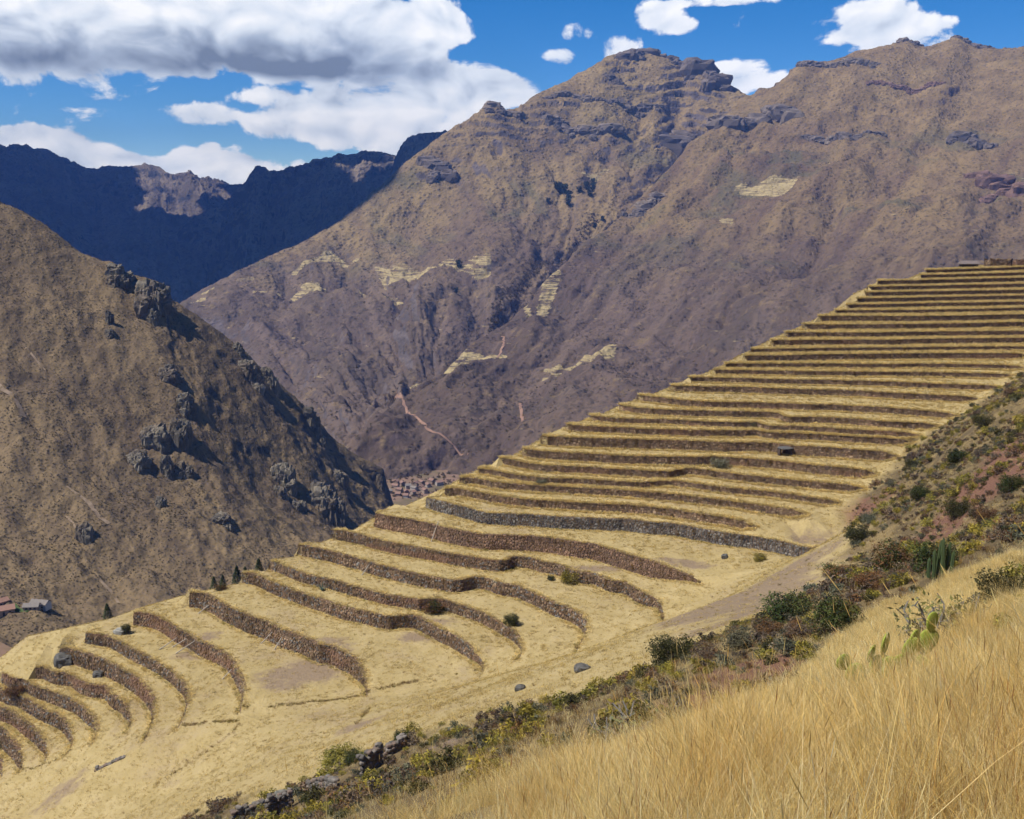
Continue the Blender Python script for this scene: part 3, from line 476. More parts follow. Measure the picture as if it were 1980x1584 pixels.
def mountain_mat(name, grass, scrub, dark, rock, sc, fields=True, rocky=.62, green=None, low=None, bumpy=1.0):
    m, t = mat_new(name)
    pos = t.n('ShaderNodeNewGeometry').outputs['Position']; nor = t.n('ShaderNodeNewGeometry').outputs['Normal']
    fall = t.n('ShaderNodeAttribute', dict(attribute_name='uvw')).outputs['Vector']
    nz = t.n('ShaderNodeSeparateXYZ', None, i0=nor).outputs[2]
    big = t.noise(pos, .0022*sc, 6, .6, .6); mid = t.noise(pos, .011*sc, 7, .62, .4); fin = t.noise(pos, .09*sc, 6, .7)
    streak = t.noise(fall, 1.0, 6, .6, .3)              # drawn out down the slope
    speck = t.n('ShaderNodeTexVoronoi', None, Vector=pos, Scale=.075*sc).outputs['Distance']
    a = t.m('ADD', t.m('MULTIPLY', big, .50), t.m('ADD', t.m('MULTIPLY', mid, .25), t.m('MULTIPLY', streak, .58)))
    c = t.mix(t.ss(a, .52, .80), scrub, grass)
    if green: c = t.mix(t.m('MULTIPLY', t.ss(t.noise(pos, .0045*sc, 4, .6, .8), .52, .66), .6), c, green)
    if low:
        zh = t.m('ADD', t.n('ShaderNodeSeparateXYZ', None, i0=pos).outputs[2], t.m('MULTIPLY_ADD', big, 300.0, -150.0))
        c = t.mix(t.m('MULTIPLY', t.ss(zh, 90.0, 330.0), .75), c, t.mix(t.ss(mid, .38, .62), tuple(v*.75 for v in grass), tuple(v*1.2 for v in grass)))
        zc = t.m('ADD', t.n('ShaderNodeSeparateXYZ', None, i0=pos).outputs[2], t.m('MULTIPLY_ADD', mid, 260.0, -130.0))
        c = t.mix(t.m('MULTIPLY', t.ss(zc, low[1], low[2]), .85), c, t.mix(t.ss(streak, .45, .62), low[0], tuple(v*1.5 for v in low[0])))
    c = t.mix(t.m('MULTIPLY', t.ss(fin, .48, .66), .60), c, dark)
    c = t.mix(t.m('MULTIPLY', t.ss(speck, .34, .12), .55), c, dark)
    c = t.mix(t.m('MULTIPLY', t.ss(t.noise(pos, .03*sc, 5, .7), .54, .70), .5), c, grass)
    # bare rock where the ground is steep, in level beds
    beds = t.noise(t.vm('MULTIPLY', pos, (.004*sc, .004*sc, .055*sc)), 1.0, 4, .6)
    steep = t.ss(t.m('ADD', nz, t.m('MULTIPLY', t.m('SUBTRACT', mid, .5), .35)), rocky, rocky-.10)
    rk = t.mix(t.ss(beds, .38, .62), tuple(v*.62 for v in rock), rock)
    c = t.mix(steep, c, rk)
    if fields:
        fm = t.n('ShaderNodeAttribute', dict(attribute_name='field')).outputs['Fac']
        edge = t.m('ADD', t.m('MULTIPLY', fm, .74), t.m('MULTIPLY', t.m('SUBTRACT', t.noise(t.vm('MULTIPLY', pos, (.6, .6, 9.0)), .020, 5, .70), .5), 3.4))
        fc = t.mix(t.ss(t.noise(t.vm('MULTIPLY', pos, (1, 1, 4)), .05, 4, .7), .42, .6), (.34, .27, .135), (.24, .185, .095))
        c = t.mix(t.m('MULTIPLY', t.ss(edge, .50, .82), t.m('SUBTRACT', 1.0, t.m('MULTIPLY', steep, .8))), c, fc)
    h = t.m('ADD', t.m('MULTIPLY', fin, .6), t.m('ADD', t.m('MULTIPLY', mid, 1.6), t.m('MULTIPLY', t.ss(speck, .5, .05), .45)))
    finish(t, c, .97, h, .7*bumpy, 10.0/sc)
    return m

M = {}
M['central'] = mountain_mat('sunlit_mountain_ground', (.215, .152, .072), (.120, .082, .055), (.062, .049, .034), (.125, .100, .092), 1.0, green=(.085, .085, .045), low=((.078, .056, .048), -50.0, -230.0))
M['right'] = mountain_mat('brown_mountain_ground', (.195, .135, .064), (.108, .070, .047), (.055, .043, .030), (.110, .078, .070), 1.1, green=(.075, .078, .042), low=((.074, .052, .043), 40.0, -190.0))
M['left'] = mountain_mat('scrub_hill_ground', (.172, .122, .066), (.112, .079, .048), (.066, .052, .033), (.085, .075, .066), 4.0, False, .52, bumpy=.6)
M['far'] = mountain_mat('far_range_ground', (.20, .155, .105), (.080, .064, .052), (.034, .030, .027), (.060, .056, .056), .55, False, .70)

def ground_mat():
    m, t = mat_new('dry_grass_ground')
    pos = t.n('ShaderNodeNewGeometry').outputs['Position']
    zone = t.n('ShaderNodeAttribute', dict(attribute_name='zone')).outputs['Fac']     # 0 terraces .. 1 scrubby hillside
    bare = t.n('ShaderNodeAttribute', dict(attribute_name='bare')).outputs['Fac']
    big = t.noise(pos, .035, 5, .6, .5); mid = t.noise(pos, .22, 6, .65, .3); fin = t.noise(pos, 2.4, 5, .7)
    g = t.mix(t.ss(mid, .35, .68), (.315, .240, .105), (.385, .300, .145))
    g = t.mix(t.m('MULTIPLY', t.ss(fin, .45, .75), .35), g, (.270, .190, .075))
    soil = t.mix(t.ss(fin, .3, .7), (.190, .138, .088), (.245, .180, .115))
    b = t.ss(t.m('ADD', bare, t.m('MULTIPLY', t.m('SUBTRACT', t.noise(pos, .35, 6, .7), .5), 1.7)), .36, .90)
    b2 = t.m('MULTIPLY', t.ss(t.m('ADD', t.m('MULTIPLY', big, .65), t.m('MULTIPLY', mid, .35)), .50, .66), .55)
    g = t.mix(t.m('MAXIMUM', b, b2), g, soil)
    hs = t.mix(t.ss(mid, .42, .66), (.110, .080, .042), (.215, .155, .070))
    hs = t.mix(t.m('MULTIPLY', t.ss(fin, .45, .7), .6), hs, (.095, .070, .035))
    red = t.n('ShaderNodeAttribute', dict(attribute_name='redsoil')).outputs['Fac']
    hs = t.mix(t.ss(t.m('ADD', red, t.m('MULTIPLY', t.m('SUBTRACT', mid, .5), 1.2)), .35, .65), hs, (.150, .078, .052))
    hs = t.mix(b, hs, (.190, .138, .100))
    c = t.mix(zone, g, hs)
    finish(t, c, .97, t.m('ADD', fin, t.m('MULTIPLY', mid, 2.0)), .6, .5)
    return m
M['ground'] = ground_mat()

def attr_mat(name, rough=.95, var=.0, bump_scale=None, bdist=.05, gain=1.0, trans=0.0, inst=.0, hue=(1, 1, 1), patch=0.0):
    """Colour from the mesh's own colour attribute, with a little variation between individuals."""
    m, t = mat_new(name)
    c = t.n('ShaderNodeAttribute', dict(attribute_name='col')).outputs['Color']
    pos = t.n('ShaderNodeNewGeometry').outputs['Position']
    if inst:
        r = t.n('ShaderNodeObjectInfo').outputs['Random']
        c = t.mix(t.m('MULTIPLY', r, inst), c, t.vm('MULTIPLY', c, hue))
        r2 = t.m('FRACT', t.m('MULTIPLY', r, 7.31))
        c = t.vm('MULTIPLY', c, t.n('ShaderNodeCombineXYZ', None, i0=t.m('ADD', .72, t.m('MULTIPLY', r2, .56)), i1=t.m('ADD', .72, t.m('MULTIPLY', r2, .56)), i2=t.m('ADD', .74, t.m('MULTIPLY', r2, .50))).outputs[0])
    if patch:                                            # drier and rustier stands of grass
        pq = t.noise(pos, .55, 3, .6)
        c = t.vm('MULTIPLY', c, t.mix(t.ss(pq, .36, .64), (1.04, 1.06, 1.08), (.92, .80, .62)))
    h = None
    if bump_scale:
        h = t.noise(pos, bump_scale, 6, .65)
        c = t.mix(t.m('MULTIPLY', t.ss(h, .35, .7), var), c, t.vm('MULTIPLY', c, (.45, .45, .45)))
    ex = None
    if trans:
        def ex(s):
            tr = t.n('ShaderNodeBsdfTranslucent', None, Color=c)
            return t.n('ShaderNodeMixShader', None, i0=trans, i1=s, i2=tr.outputs[0]).outputs[0]
    finish(t, c, rough, h, .7, bdist, ex)
    return m
M['stone'] = attr_mat('terrace_stone', .95, .45, 3.0, .08)
M['rock'] = attr_mat('weathered_rock', .95, .55, .35, .8)
M['boulder'] = attr_mat('boulder_rock', .95, .5, 2.5, .08)
M['leaf'] = attr_mat('leaf', .75, 0, None, .0, 1, .22, .8, (1.15, .95, .8))
M['straw'] = attr_mat('straw', .62, 0, None, .0, 1, .48, .8, (1.08, .97, .78))
M['tall_straw'] = attr_mat('tall_straw', .62, 0, None, .0, 1, .48, .8, (1.08, .95, .74), .9)
M['wood'] = attr_mat('grey_wood', .85, .4, 9.0, .02)
M['cactus'] = attr_mat('cactus_skin', .55, .15, 14.0, .01)
M['plaster'] = attr_mat('adobe_and_tile', .9, .25, .9, .05)
def flat_mat(name, c, c2, scale=1.0):
    m, t = mat_new(name)
    pos = t.n('ShaderNodeNewGeometry').outputs['Position']
    n = t.noise(pos, scale, 6, .65)
    finish(t, t.mix(t.ss(n, .35, .65), c, c2), .97, n, .5, .3)
    return m
M['track'] = flat_mat('bare_track', (.27, .165, .115), (.20, .12, .085), .08)
M['scar'] = flat_mat('bare_scar', (.25, .185, .125), (.16, .115, .075), .15)
M['valley'] = flat_mat('valley_floor_soil', (.19, .12, .085), (.10, .085, .045), .02)

# ------------------------------------------------------------------ mountains: lofted from ridge and foot lines
def catmull(C, n):
    """C (k,...) control rows -> n samples."""
    k = len(C); t = np.linspace(0, k-1-1e-6, n); i = t.astype(int); f = (t-i).reshape(-1, *([1]*(C.ndim-1)))
    g = lambda q: C[np.clip(q, 0, k-1)]
    p0, p1, p2, p3 = g(i-1), g(i), g(i+1), g(i+2)
    return .5*((2*p1)+(-p0+p2)*f+(2*p0-5*p1+4*p2-p3)*f*f+(-p0+3*p1-3*p2+p3)*f**3)
TERR = {}
def mountain(name, key, nu, nv, back, amp, gully, cliffs, mat, seed, ridge_keep=.35, fields=None, gdeep=.4, skew=0.0, crag=.22):
    C = np.array(LOFT[key], float)                                  # columns x rows x 3
    b = C[:, :1] + np.array(back)                                   # the far side of the ridge
    C = np.concatenate([b, C], 1)
    G = catmull(C, nu)                                              # along
    G = np.stack([catmull(G[i], nv) for i in range(nu)])
    U, V = np.meshgrid(np.linspace(0, (len(C)-1)/DENS.get(key, 1), nu), np.linspace(0, C.shape[1]-1, nv), indexing='ij')
    P = G.reshape(-1, 3).copy(); u = U.ravel(); v = V.ravel()
    w = np.clip(np.abs(v-1)/.8, 0, 1)*(1-ridge_keep)+ridge_keep
    s = amp
    big = fbm(np.stack([P[:, 0], P[:, 1], P[:, 2]*.5], 1)/(s*9)+seed, 5, .52)
    # gullies run down the slope
    gl = ridged(np.stack([(u-skew*v)*gully[0]+.5*fbm(P/(s*8)+9, 4), v*gully[1]+.4*fbm(P/(s*9)+19, 3), np.full_like(u, seed)], 1), 4, .45)
    dz = s*(1.1*big*w - gdeep*(gl-.85)*np.clip((v-.9)/1.2, 0, 1)*w) + s*.16*fbm(P/(s*.9)+3, 4, .6) + s*crag*(ridged(P/(s*2.6)+seed, 4, .6)-.9)*w
    if key == 'right': dz = dz*np.clip((u-.5)*1.2, 0, 1)
    if cliffs:                                                      # rock beds: level steps high on the slope
        z = P[:, 2]+dz; per, str_, z0, z1 = cliffs
        zz = z+per*1.6*fbm(P/(per*10)+seed*2, 4)+.06*P[:, 0]
        fr = zz/per-np.floor(zz/per); st = np.clip((fr-.5)/.16+.5, 0, 1)-fr
        cw = np.clip((z-z0)/(z1-z0), 0, 1)*np.clip(fbm(P*np.array([1,1,2.5])/(per*9)+31, 4)*5+.25, 0, 1)*np.clip(np.abs(v-1)*6, .25, 1)
        dz = dz + st*per*str_*cw
    P[:, 2] += dz
    o = mesh_from(name, P, grid_faces(nu, nv)[:, ::-1], mat, True)
    tag(o, kind='structure')
    attr(o, 'uvw', np.stack([(u-skew*v)*gully[0]*4, v*gully[1]*1.2, np.full_like(u, seed)], 1), 'FLOAT_VECTOR')
    F = np.zeros(len(P))
    for poly in (fields or []): F = np.maximum(F, in_poly(P[:, :2], poly).astype(float))
    attr(o, 'field', F)
    TERR[key] = o
    return o
# field patches on the mountains (plan outlines)
FIELDS_C=[[(-353.8, 2575.1), (-284.6, 2543.5), (-176.5, 2476.0), (-110.0, 2398.6), (-49.4, 2423.2), (-47.7, 2335.8), (-82.2, 2299.2), (-159.0, 2398.2), (-237.9, 2454.6), (-303.0, 2419.8), (-324.7, 2496.2)], [(-625.5, 2417.4), (-566.3, 2458.6), (-555.1, 2434.1), (-618.2, 2410.8)], [(-533.8, 2423.8), (-496.0, 2487.2), (-453.3, 2475.9), (-448.1, 2431.7), (-380.5, 2320.3), (-424.1, 2362.8), (-520.5, 2388.2)], [(-349.8, 2314.9), (-322.3, 2287.7), (-319.5, 2240.6), (-346.2, 2288.1)], [(-290.2, 2263.3), (-260.2, 2307.3), (-241.2, 2261.2), (-281.3, 2236.9)], [(-234.9, 2292.0), (-207.5, 2314.4), (-200.0, 2267.3), (-225.1, 2249.7)], [(-756.0, 2358.3), (-720.4, 2383.3), (-716.0, 2366.7), (-748.8, 2353.9)], [(-737.5, 2401.7), (-709.0, 2423.8), (-708.3, 2406.4), (-733.3, 2386.7)], [(-674.8, 2471.1), (-631.1, 2500.0), (-632.9, 2479.2), (-665.6, 2458.2)], [(-558.4, 2549.8), (-468.7, 2635.6), (-385.1, 2615.1), (-396.6, 2600.0), (-487.5, 2586.9), (-549.7, 2536.9)], [(-5.6, 2202.2), (39.5, 2027.2), (37.9, 1941.8), (0.0, 2183.5)], [(40.4, 1968.4), (105.3, 2429.3), (103.8, 2142.2), (55.1, 1954.5)], [(-196.0, 1708.4), (-123.9, 1834.2), (-4.5, 1750.0), (-13.3, 1710.1), (-96.2, 1681.1), (-166.7, 1682.2)], [(226.0, 3008.9), (289.1, 3041.3), (268.5, 2977.0), (193.9, 2975.7)]]
FIELDS_R=[[(-5.6, 2202.2), (39.5, 2027.2), (37.9, 1941.8), (0.0, 2183.5)], [(40.4, 1968.4), (105.3, 2429.3), (103.8, 2142.2), (55.1, 1954.5)], [(545.2, 2525.0), (698.6, 2511.4), (690.6, 2469.9), (620.0, 2418.9), (540.1, 2498.4)], [(478.6, 2371.9), (514.4, 2373.0), (495.6, 2293.5), (470.5, 2317.8)], [(-196.0, 1708.4), (-123.9, 1834.2), (-4.5, 1750.0), (-13.3, 1710.1), (-96.2, 1681.1), (-166.7, 1682.2)], [(51.7, 1661.6), (111.2, 1650.6), (178.0, 1676.1), (163.0, 1610.5), (107.9, 1598.1), (51.0, 1637.1)], [(226.0, 3008.9), (289.1, 3041.3), (268.5, 2977.0), (193.9, 2975.7)], [(802.4, 2633.3), (834.5, 2631.2), (822.9, 2592.3), (793.9, 2603.4)]]
APRONS=[[(-75,139),(-51.5,141),(-37,129),(-24.5,124),(-14,119),(-6.7,109),(.6,113),(10.4,108),(18,100),(26,104),(36,116),(46,134),(52,150),(56.6,159.4),(79.6,228),(120,300),(-250,330),(-250,150)],[(17.2, 54.7), (25.5, 67.9), (29.5, 67.1), (32.5, 66.3), (34.7, 65.3), (11.7, 21.6), (8.5, 21.7)]]
BARE=[(35.2,131.8,9,9,0),(25.9,121.6,7,9,0),(45.6,147.5,8,8,0),(40.5,140.4,8,9,0),(38,157,20,15,.7),(-44.8,202.9,13,8,0.6),(38.7,161.8,17,13,0.8),(47.9,170.4,15,11,0.6),(28.7,146.1,9,13,0),(69.7,227.7,8,4,-0.2),(-7.1,105.0,1.2,9,0),(-5.7,83.6,1,7,0),(-3.0,47.9,0.8,6,0),(-2.3,40.8,0.8,5,0),(19.4,224.4,10,3,0),(38.9,218.3,10,3,-0.2),(-19.7,211.8,8,4,0.2),(73.5,224.4,9,5,-0.3),(-25.7,158.5,6,5,0.5),(-91.5,185.7,8,6,0.5),(-73.6,219.7,7,4,0.5)]
REDS=[(78,150,6,14,-.6),(84,165,5,12,-.5),(76.1,153.1,4,9,-0.6),(70.0,147.8,4,9,-0.6),(63.9,143.7,4,10,-0.6),(81.7,159.1,3,7,-0.5),(88.6,234.5,6,5,0),(14.7,57.9,4,6,0),(10.7,49.4,3,6,0),(82.1,233.0,6,5,0)]

mountain('far_range_west', 'rangeA', 340, 150, (0, 500, -260), 70, (.35, .5), (60, .35, 0, 250), M['far'], 3.1, .6, None, .4, 0, .7)
mountain('far_range_middle', 'rangeB', 300, 140, (0, 400, -260), 55, (.35, .5), (50, .35, 0, 200), M['far'], 8.4, .55, None, .4, 0, .7)
mountain('far_range_peak', 'rangeC', 120, 80, (0, 300, -200), 60, (.7, .5), (45, .8, -100, 150), M['far'], 5.7, .55, None, .4, 0, .6)
mountain('central_mountain', 'central', 460, 330, (0, 260, -150), 46, (.7, .6), (30, .75, 120, 330), M['central'], 1.3, .22, FIELDS_C, .9)
mountain('eastern_mountain', 'right', 460, 360, (0, 260, -110), 44, (1.0, .5), (36, .8, 140, 330), M['right'], 6.2, .22, FIELDS_R, .95)
mountain('scrub_hill', 'left', 360, 300, (-20, 90, -60), 13, (.8, .35), None, M['left'], 2.6, .2, None, .28, .85)
vf = mesh_from('valley_floor', [(-6200, -900, -338), (3800, -900, -338), (3800, 8600, -338), (-6200, 8600, -338)], [(0, 1, 2, 3)], M['valley'])
tag(vf, kind='structure')

# ------------------------------------------------------------------ terraces and the hillside the photographer stands on
def resample(p, step, smooth=True):
    p = np.array(p, float)
    if smooth and len(p) > 2: p = catmull(p, len(p)*8)
    s = np.concatenate([[0], np.cumsum(np.linalg.norm(np.diff(p, axis=0), axis=1))])
    n = max(4, int(s[-1]/step)+1)
    t = np.linspace(0, s[-1], n)
    return np.stack([np.interp(t, s, p[:, k]) for k in range(p.shape[1])], 1)
def normals2(p):
    t = np.gradient(p, axis=0); t /= np.linalg.norm(t, axis=1)[:, None]+1e-9
    return np.stack([t[:, 1], -t[:, 0]], 1)               # right-hand side of travel: downhill
WL = []
rim_xy = np.array(RIM)[:, :2]
for k, (z0, z1, line) in enumerate(WALLS):
    line = list(line)
    if k >= 5:                                           # the left end turns the corner and runs back along the rim
        j = int(np.argmin(np.linalg.norm(rim_xy-np.array(line[0]), axis=1))); t_ = rim_xy[min(j+1, len(rim_xy)-1)]-rim_xy[j]
        t_ = t_/(np.linalg.norm(t_)+1e-9); x0 = np.array(line[0])
        line = [tuple(x0+t_*3.2+np.array([.5, -.2])), tuple(x0+t_*1.2+np.array([.0, .0]))]+line
    p = resample(line, 2.0 if k < 20 else 3.0)
    if WL:                                               # every terrace keeps a tread of its own
        q0 = WL[-1]['top'][:, :2]; n0 = WL[-1]['n']; need = 1.3+(z1-z0)*.13
        for _ in range(3):
            dd = np.linalg.norm(p[:, None]-q0[None], axis=2); j = dd.argmin(1); inner = (j > 0) & (j < len(q0)-1)
            sg = -((p-q0[j])*n0[j]).sum(1); push = np.where(inner & (sg < need) & (dd.min(1) < 9), need-sg, 0)
            push = np.convolve(np.pad(push, 2, 'edge'), np.ones(5)/5, 'valid') if push.max() > 0 else push
            p = p-n0[j]*np.maximum(push, 0)[:, None]
    n = normals2(p); m = len(p); s = np.arange(m)/(m-1)
    L = np.linalg.norm(np.diff(p, axis=0), axis=1).sum()
    tl = min(14.0, L*.22) if k <= 14 else 4.0            # the near ends run out into the slope
    tap = np.clip((1-s)*L/tl, 0, 1)
    h = z1-z0
    ztop = z1-(1-tap)*h*.4 + .06*pn(np.stack([p[:, 0]*.2, p[:, 1]*.2, np.full(m, k)], 1))
    zbot = z0+(1-tap)*h*.6
    hh = np.maximum(ztop-zbot, .0)
    base = p+n*(.05+hh*.13)[:, None]
    WL.append(dict(top=np.column_stack([p, ztop]), bot=np.column_stack([base, zbot]), n=n, h=h, k=k, L=L))

CTRL = [tuple(q) for q in HILL]+[(w['top'][-1][0], w['top'][-1][1], w['top'][-1][2]-.3) for w in WL]
for x, y in ((0, 0), (-3, -6), (6, -6), (12, 4), (-10, 4), (-25, -10), (25, -12), (-40, 30), (-70, 90), (-110, 140)):
    CTRL.append((x, y, -1.7+.45*x-.5*y))
def tps_fit(C, lam=.8):
    C = np.array(C, float); n = len(C); s = 100.0
    X = C[:, :2]/s; d = np.linalg.norm(X[:, None]-X[None], axis=2)
    K = np.where(d > 0, d*d*np.log(d+1e-12), 0)+np.eye(n)*lam*1e-3
    Pm = np.column_stack([np.ones(n), X]); A = np.block([[K, Pm], [Pm.T, np.zeros((3, 3))]])
    w = np.linalg.solve(A, np.concatenate([C[:, 2], np.zeros(3)]))
    def ev(q):
        q = np.asarray(q, float)/s; d = np.linalg.norm(q[:, None]-X[None], axis=2)
        return np.where(d > 0, d*d*np.log(d+1e-12), 0)@w[:n]+w[n]+q@w[n+1:]
    return ev
hill_z = tps_fit(CTRL)

def build_ground():
    V, Z, E, ZONE = [], [], [], []
    def line(p, zone=0.0):
        i0 = len(V)
        for q in p: V.append((q[0], q[1])); Z.append(q[2]); ZONE.append(zone)
        E.extend((i, i+1) for i in range(i0, len(V)-1))
    for w in WL:
        line(w['top']); line(w['bot'])
    rim = np.array(RIM); rr = resample(rim, 4.0, False)
    nl = -normals2(rr[:, :2]); 
    k = np.ones(9)/9; nl = np.stack([np.convolve(np.pad(nl[:, c], 4, 'edge'), k, 'valid') for c in (0, 1)], 1)
    nl /= np.linalg.norm(nl, axis=1)[:, None]
    line(rr)
    for dist, drop in ((6, 2.2), (30, 19), (130, 110)):
        q = np.column_stack([rr[:, :2]+nl*dist, rr[:, 2]-drop])
        for v in q[::2 if dist > 6 else 1]: V.append((v[0], v[1])); Z.append(v[2]); ZONE.append(.3)
    ends = [tuple(w['top'][-1][:2]) for w in WL]
    HP = ends+[(300, 470), (330, -25), (-60, -25), (-200, 120), (-190, 215)]
    cand = []
    for step, r0, r1 in ((.9, 0, 26), (2.2, 26, 75), (4.0, 75, 190), (6.0, 190, 470)):
        gx, gy = np.meshgrid(np.arange(-200, 320, step), np.arange(-25, 460, step))
        c = np.column_stack([gx.ravel(), gy.ravel()]); rr_ = np.hypot(c[:, 0], c[:, 1])
        c = c[(rr_ >= r0) & (rr_ < r1) & (c[:, 0] < 60+c[:, 1]*.75) & (c[:, 0] > -30-c[:, 1]*.75)]
        cand.append(c+rng.uniform(-.3, .3, c.shape)*step)
    c = np.concatenate(cand); c = c[in_poly(c, HP)]
    con = np.array(V)
    far = np.hypot(c[:, 0], c[:, 1]) > 60
    keep = np.ones(len(c), bool)
    for i0 in range(0, len(c), 2000):
        dd = np.min(np.linalg.norm(c[i0:i0+2000, None]-con[None], axis=2), axis=1); keep[i0:i0+2000] = dd > 1.6
    c = c[keep]
    z = hill_z(c); r = np.hypot(c[:, 0], c[:, 1])
    z = z+np.minimum(r/60, 1)*(1.3*fbm(np.column_stack([c/22, np.zeros(len(c))]), 3)) + .12*fbm(np.column_stack([c/2.2, np.ones(len(c))]), 3)
    for q, zz in zip(c, z): V.append(tuple(q)); Z.append(zz); ZONE.append(1.0)
    # a finer net on the treads, laid on a first rough triangulation
    vo, eo, fo, ov, oe, of = delaunay_2d_cdt([Vector(v) for v in V], E, [], 0, 1e-4)
    VV = np.array(V); zz = [np.mean([Z[j] for j in o_]) if o_ else Z[int(np.argmin(((VV-np.array(v_))**2).sum(1)))] for o_, v_ in zip(ov, vo)]
    tree = BVHTree.FromPolygons([(v.x, v.y, z_) for v, z_ in zip(vo, zz)], [f for f in fo if len(f) == 3])
    gx, gy = np.meshgrid(np.arange(-150, 215, 2.6), np.arange(150, 420, 2.6)); c2 = np.column_stack([gx.ravel(), gy.ravel()])+rng.uniform(-.7, .7, (gx.size, 2))
    TP = [tuple(q[:2]) for q in RIM]+ends[::-1]
    c2 = c2[in_poly(c2, TP)]; con = np.array(V)
    keep = np.concatenate([np.min(np.linalg.norm(c2[i:i+1500, None]-con[None], axis=2), axis=1) > 1.2 for i in range(0, len(c2), 1500)]); c2 = c2[keep]
    for q in c2:
        h_ = tree.ray_cast(Vector((q[0], q[1], 500)), Vector((0, 0, -1)))
        if h_[0]: V.append(tuple(q)); Z.append(h_[0].z+rng.normal(0, .05)); ZONE.append(0.0)
    vo, eo, fo, ov, oe, of = delaunay_2d_cdt([Vector(v) for v in V], E, [], 0, 1e-4)
    P = np.zeros((len(vo), 3)); zn = np.zeros(len(vo)); bad = []
    for i, v in enumerate(vo):
        P[i, :2] = v
        if ov[i]: P[i, 2] = np.mean([Z[j] for j in ov[i]]); zn[i] = np.mean([ZONE[j] for j in ov[i]])
        else: bad.append(i)
    if bad:                                             # crossings of two lines: take the nearest known level
        VV = np.array(V); ZZ = np.array(Z)
        for i in bad: P[i, 2] = ZZ[np.argmin(((VV-P[i, :2])**2).sum(1))]
    F = [f for f in fo if len(f) == 3]
    # drop slivers that bridge far outside the sheet
    A = np.array(F); e = np.max([np.linalg.norm(P[A[:, a], :2]-P[A[:, b], :2], axis=1) for a, b in ((0, 1), (1, 2), (2, 0))], axis=0)
    A = A[e < 120]
    print('ground', len(P), len(A), 'crossings', len(bad), [tuple(np.round(P[i])) for i in bad[::6]])
    o = mesh_from('terraced_slope', P, A, M['ground'], False)
    tag(o, kind='structure')
    pts = P[:, :2]
    bare = np.zeros(len(P)); red = np.zeros(len(P))
    for x, y, rx, ry, a in BARE: 
        ca, sa = math.cos(a), math.sin(a); dx, dy = pts[:, 0]-x, pts[:, 1]-y
        bare = np.maximum(bare, np.exp(-(((dx*ca+dy*sa)/rx)**2+((dy*ca-dx*sa)/ry)**2)**1.5))
    for x, y, rx, ry, a in REDS:
        ca, sa = math.cos(a), math.sin(a); dx, dy = pts[:, 0]-x, pts[:, 1]-y
        red = np.maximum(red, np.exp(-(((dx*ca+dy*sa)/rx)**2+((dy*ca-dx*sa)/ry)**2)))
    # the lower apron of the hillside is grass like the terraces; scrub starts above it
    nb = fbm(np.column_stack([pts/14, np.zeros(len(pts))]), 3)*10
    for apron in APRONS: zn = np.where(in_poly(pts+np.column_stack([nb, nb])*.3, apron), 0.0, zn)
    near = (np.hypot(pts[:, 0], pts[:, 1]) < 40+nb*1.2) & (pts[:, 0] > -.03*pts[:, 1]+nb*.12)
    zn = np.where(near, .35, zn)
    attr(o, 'zone', zn); attr(o, 'bare', bare); attr(o, 'redsoil', red)
    return o, P, A, zn, bare
ground, GP, GF, GZ, GB = build_ground()
bvh = {k: BVHTree.FromObject(o, bpy.context.evaluated_depsgraph_get()) for k, o in list(TERR.items())+[('ground', ground)]}
def drop(x, y, key='ground', dz=0.0):
    r = bvh[key].ray_cast(Vector((x, y, 3000)), Vector((0, 0, -1)))
    return Vector((x, y, (r[0].z if r[0] else -338)+dz))

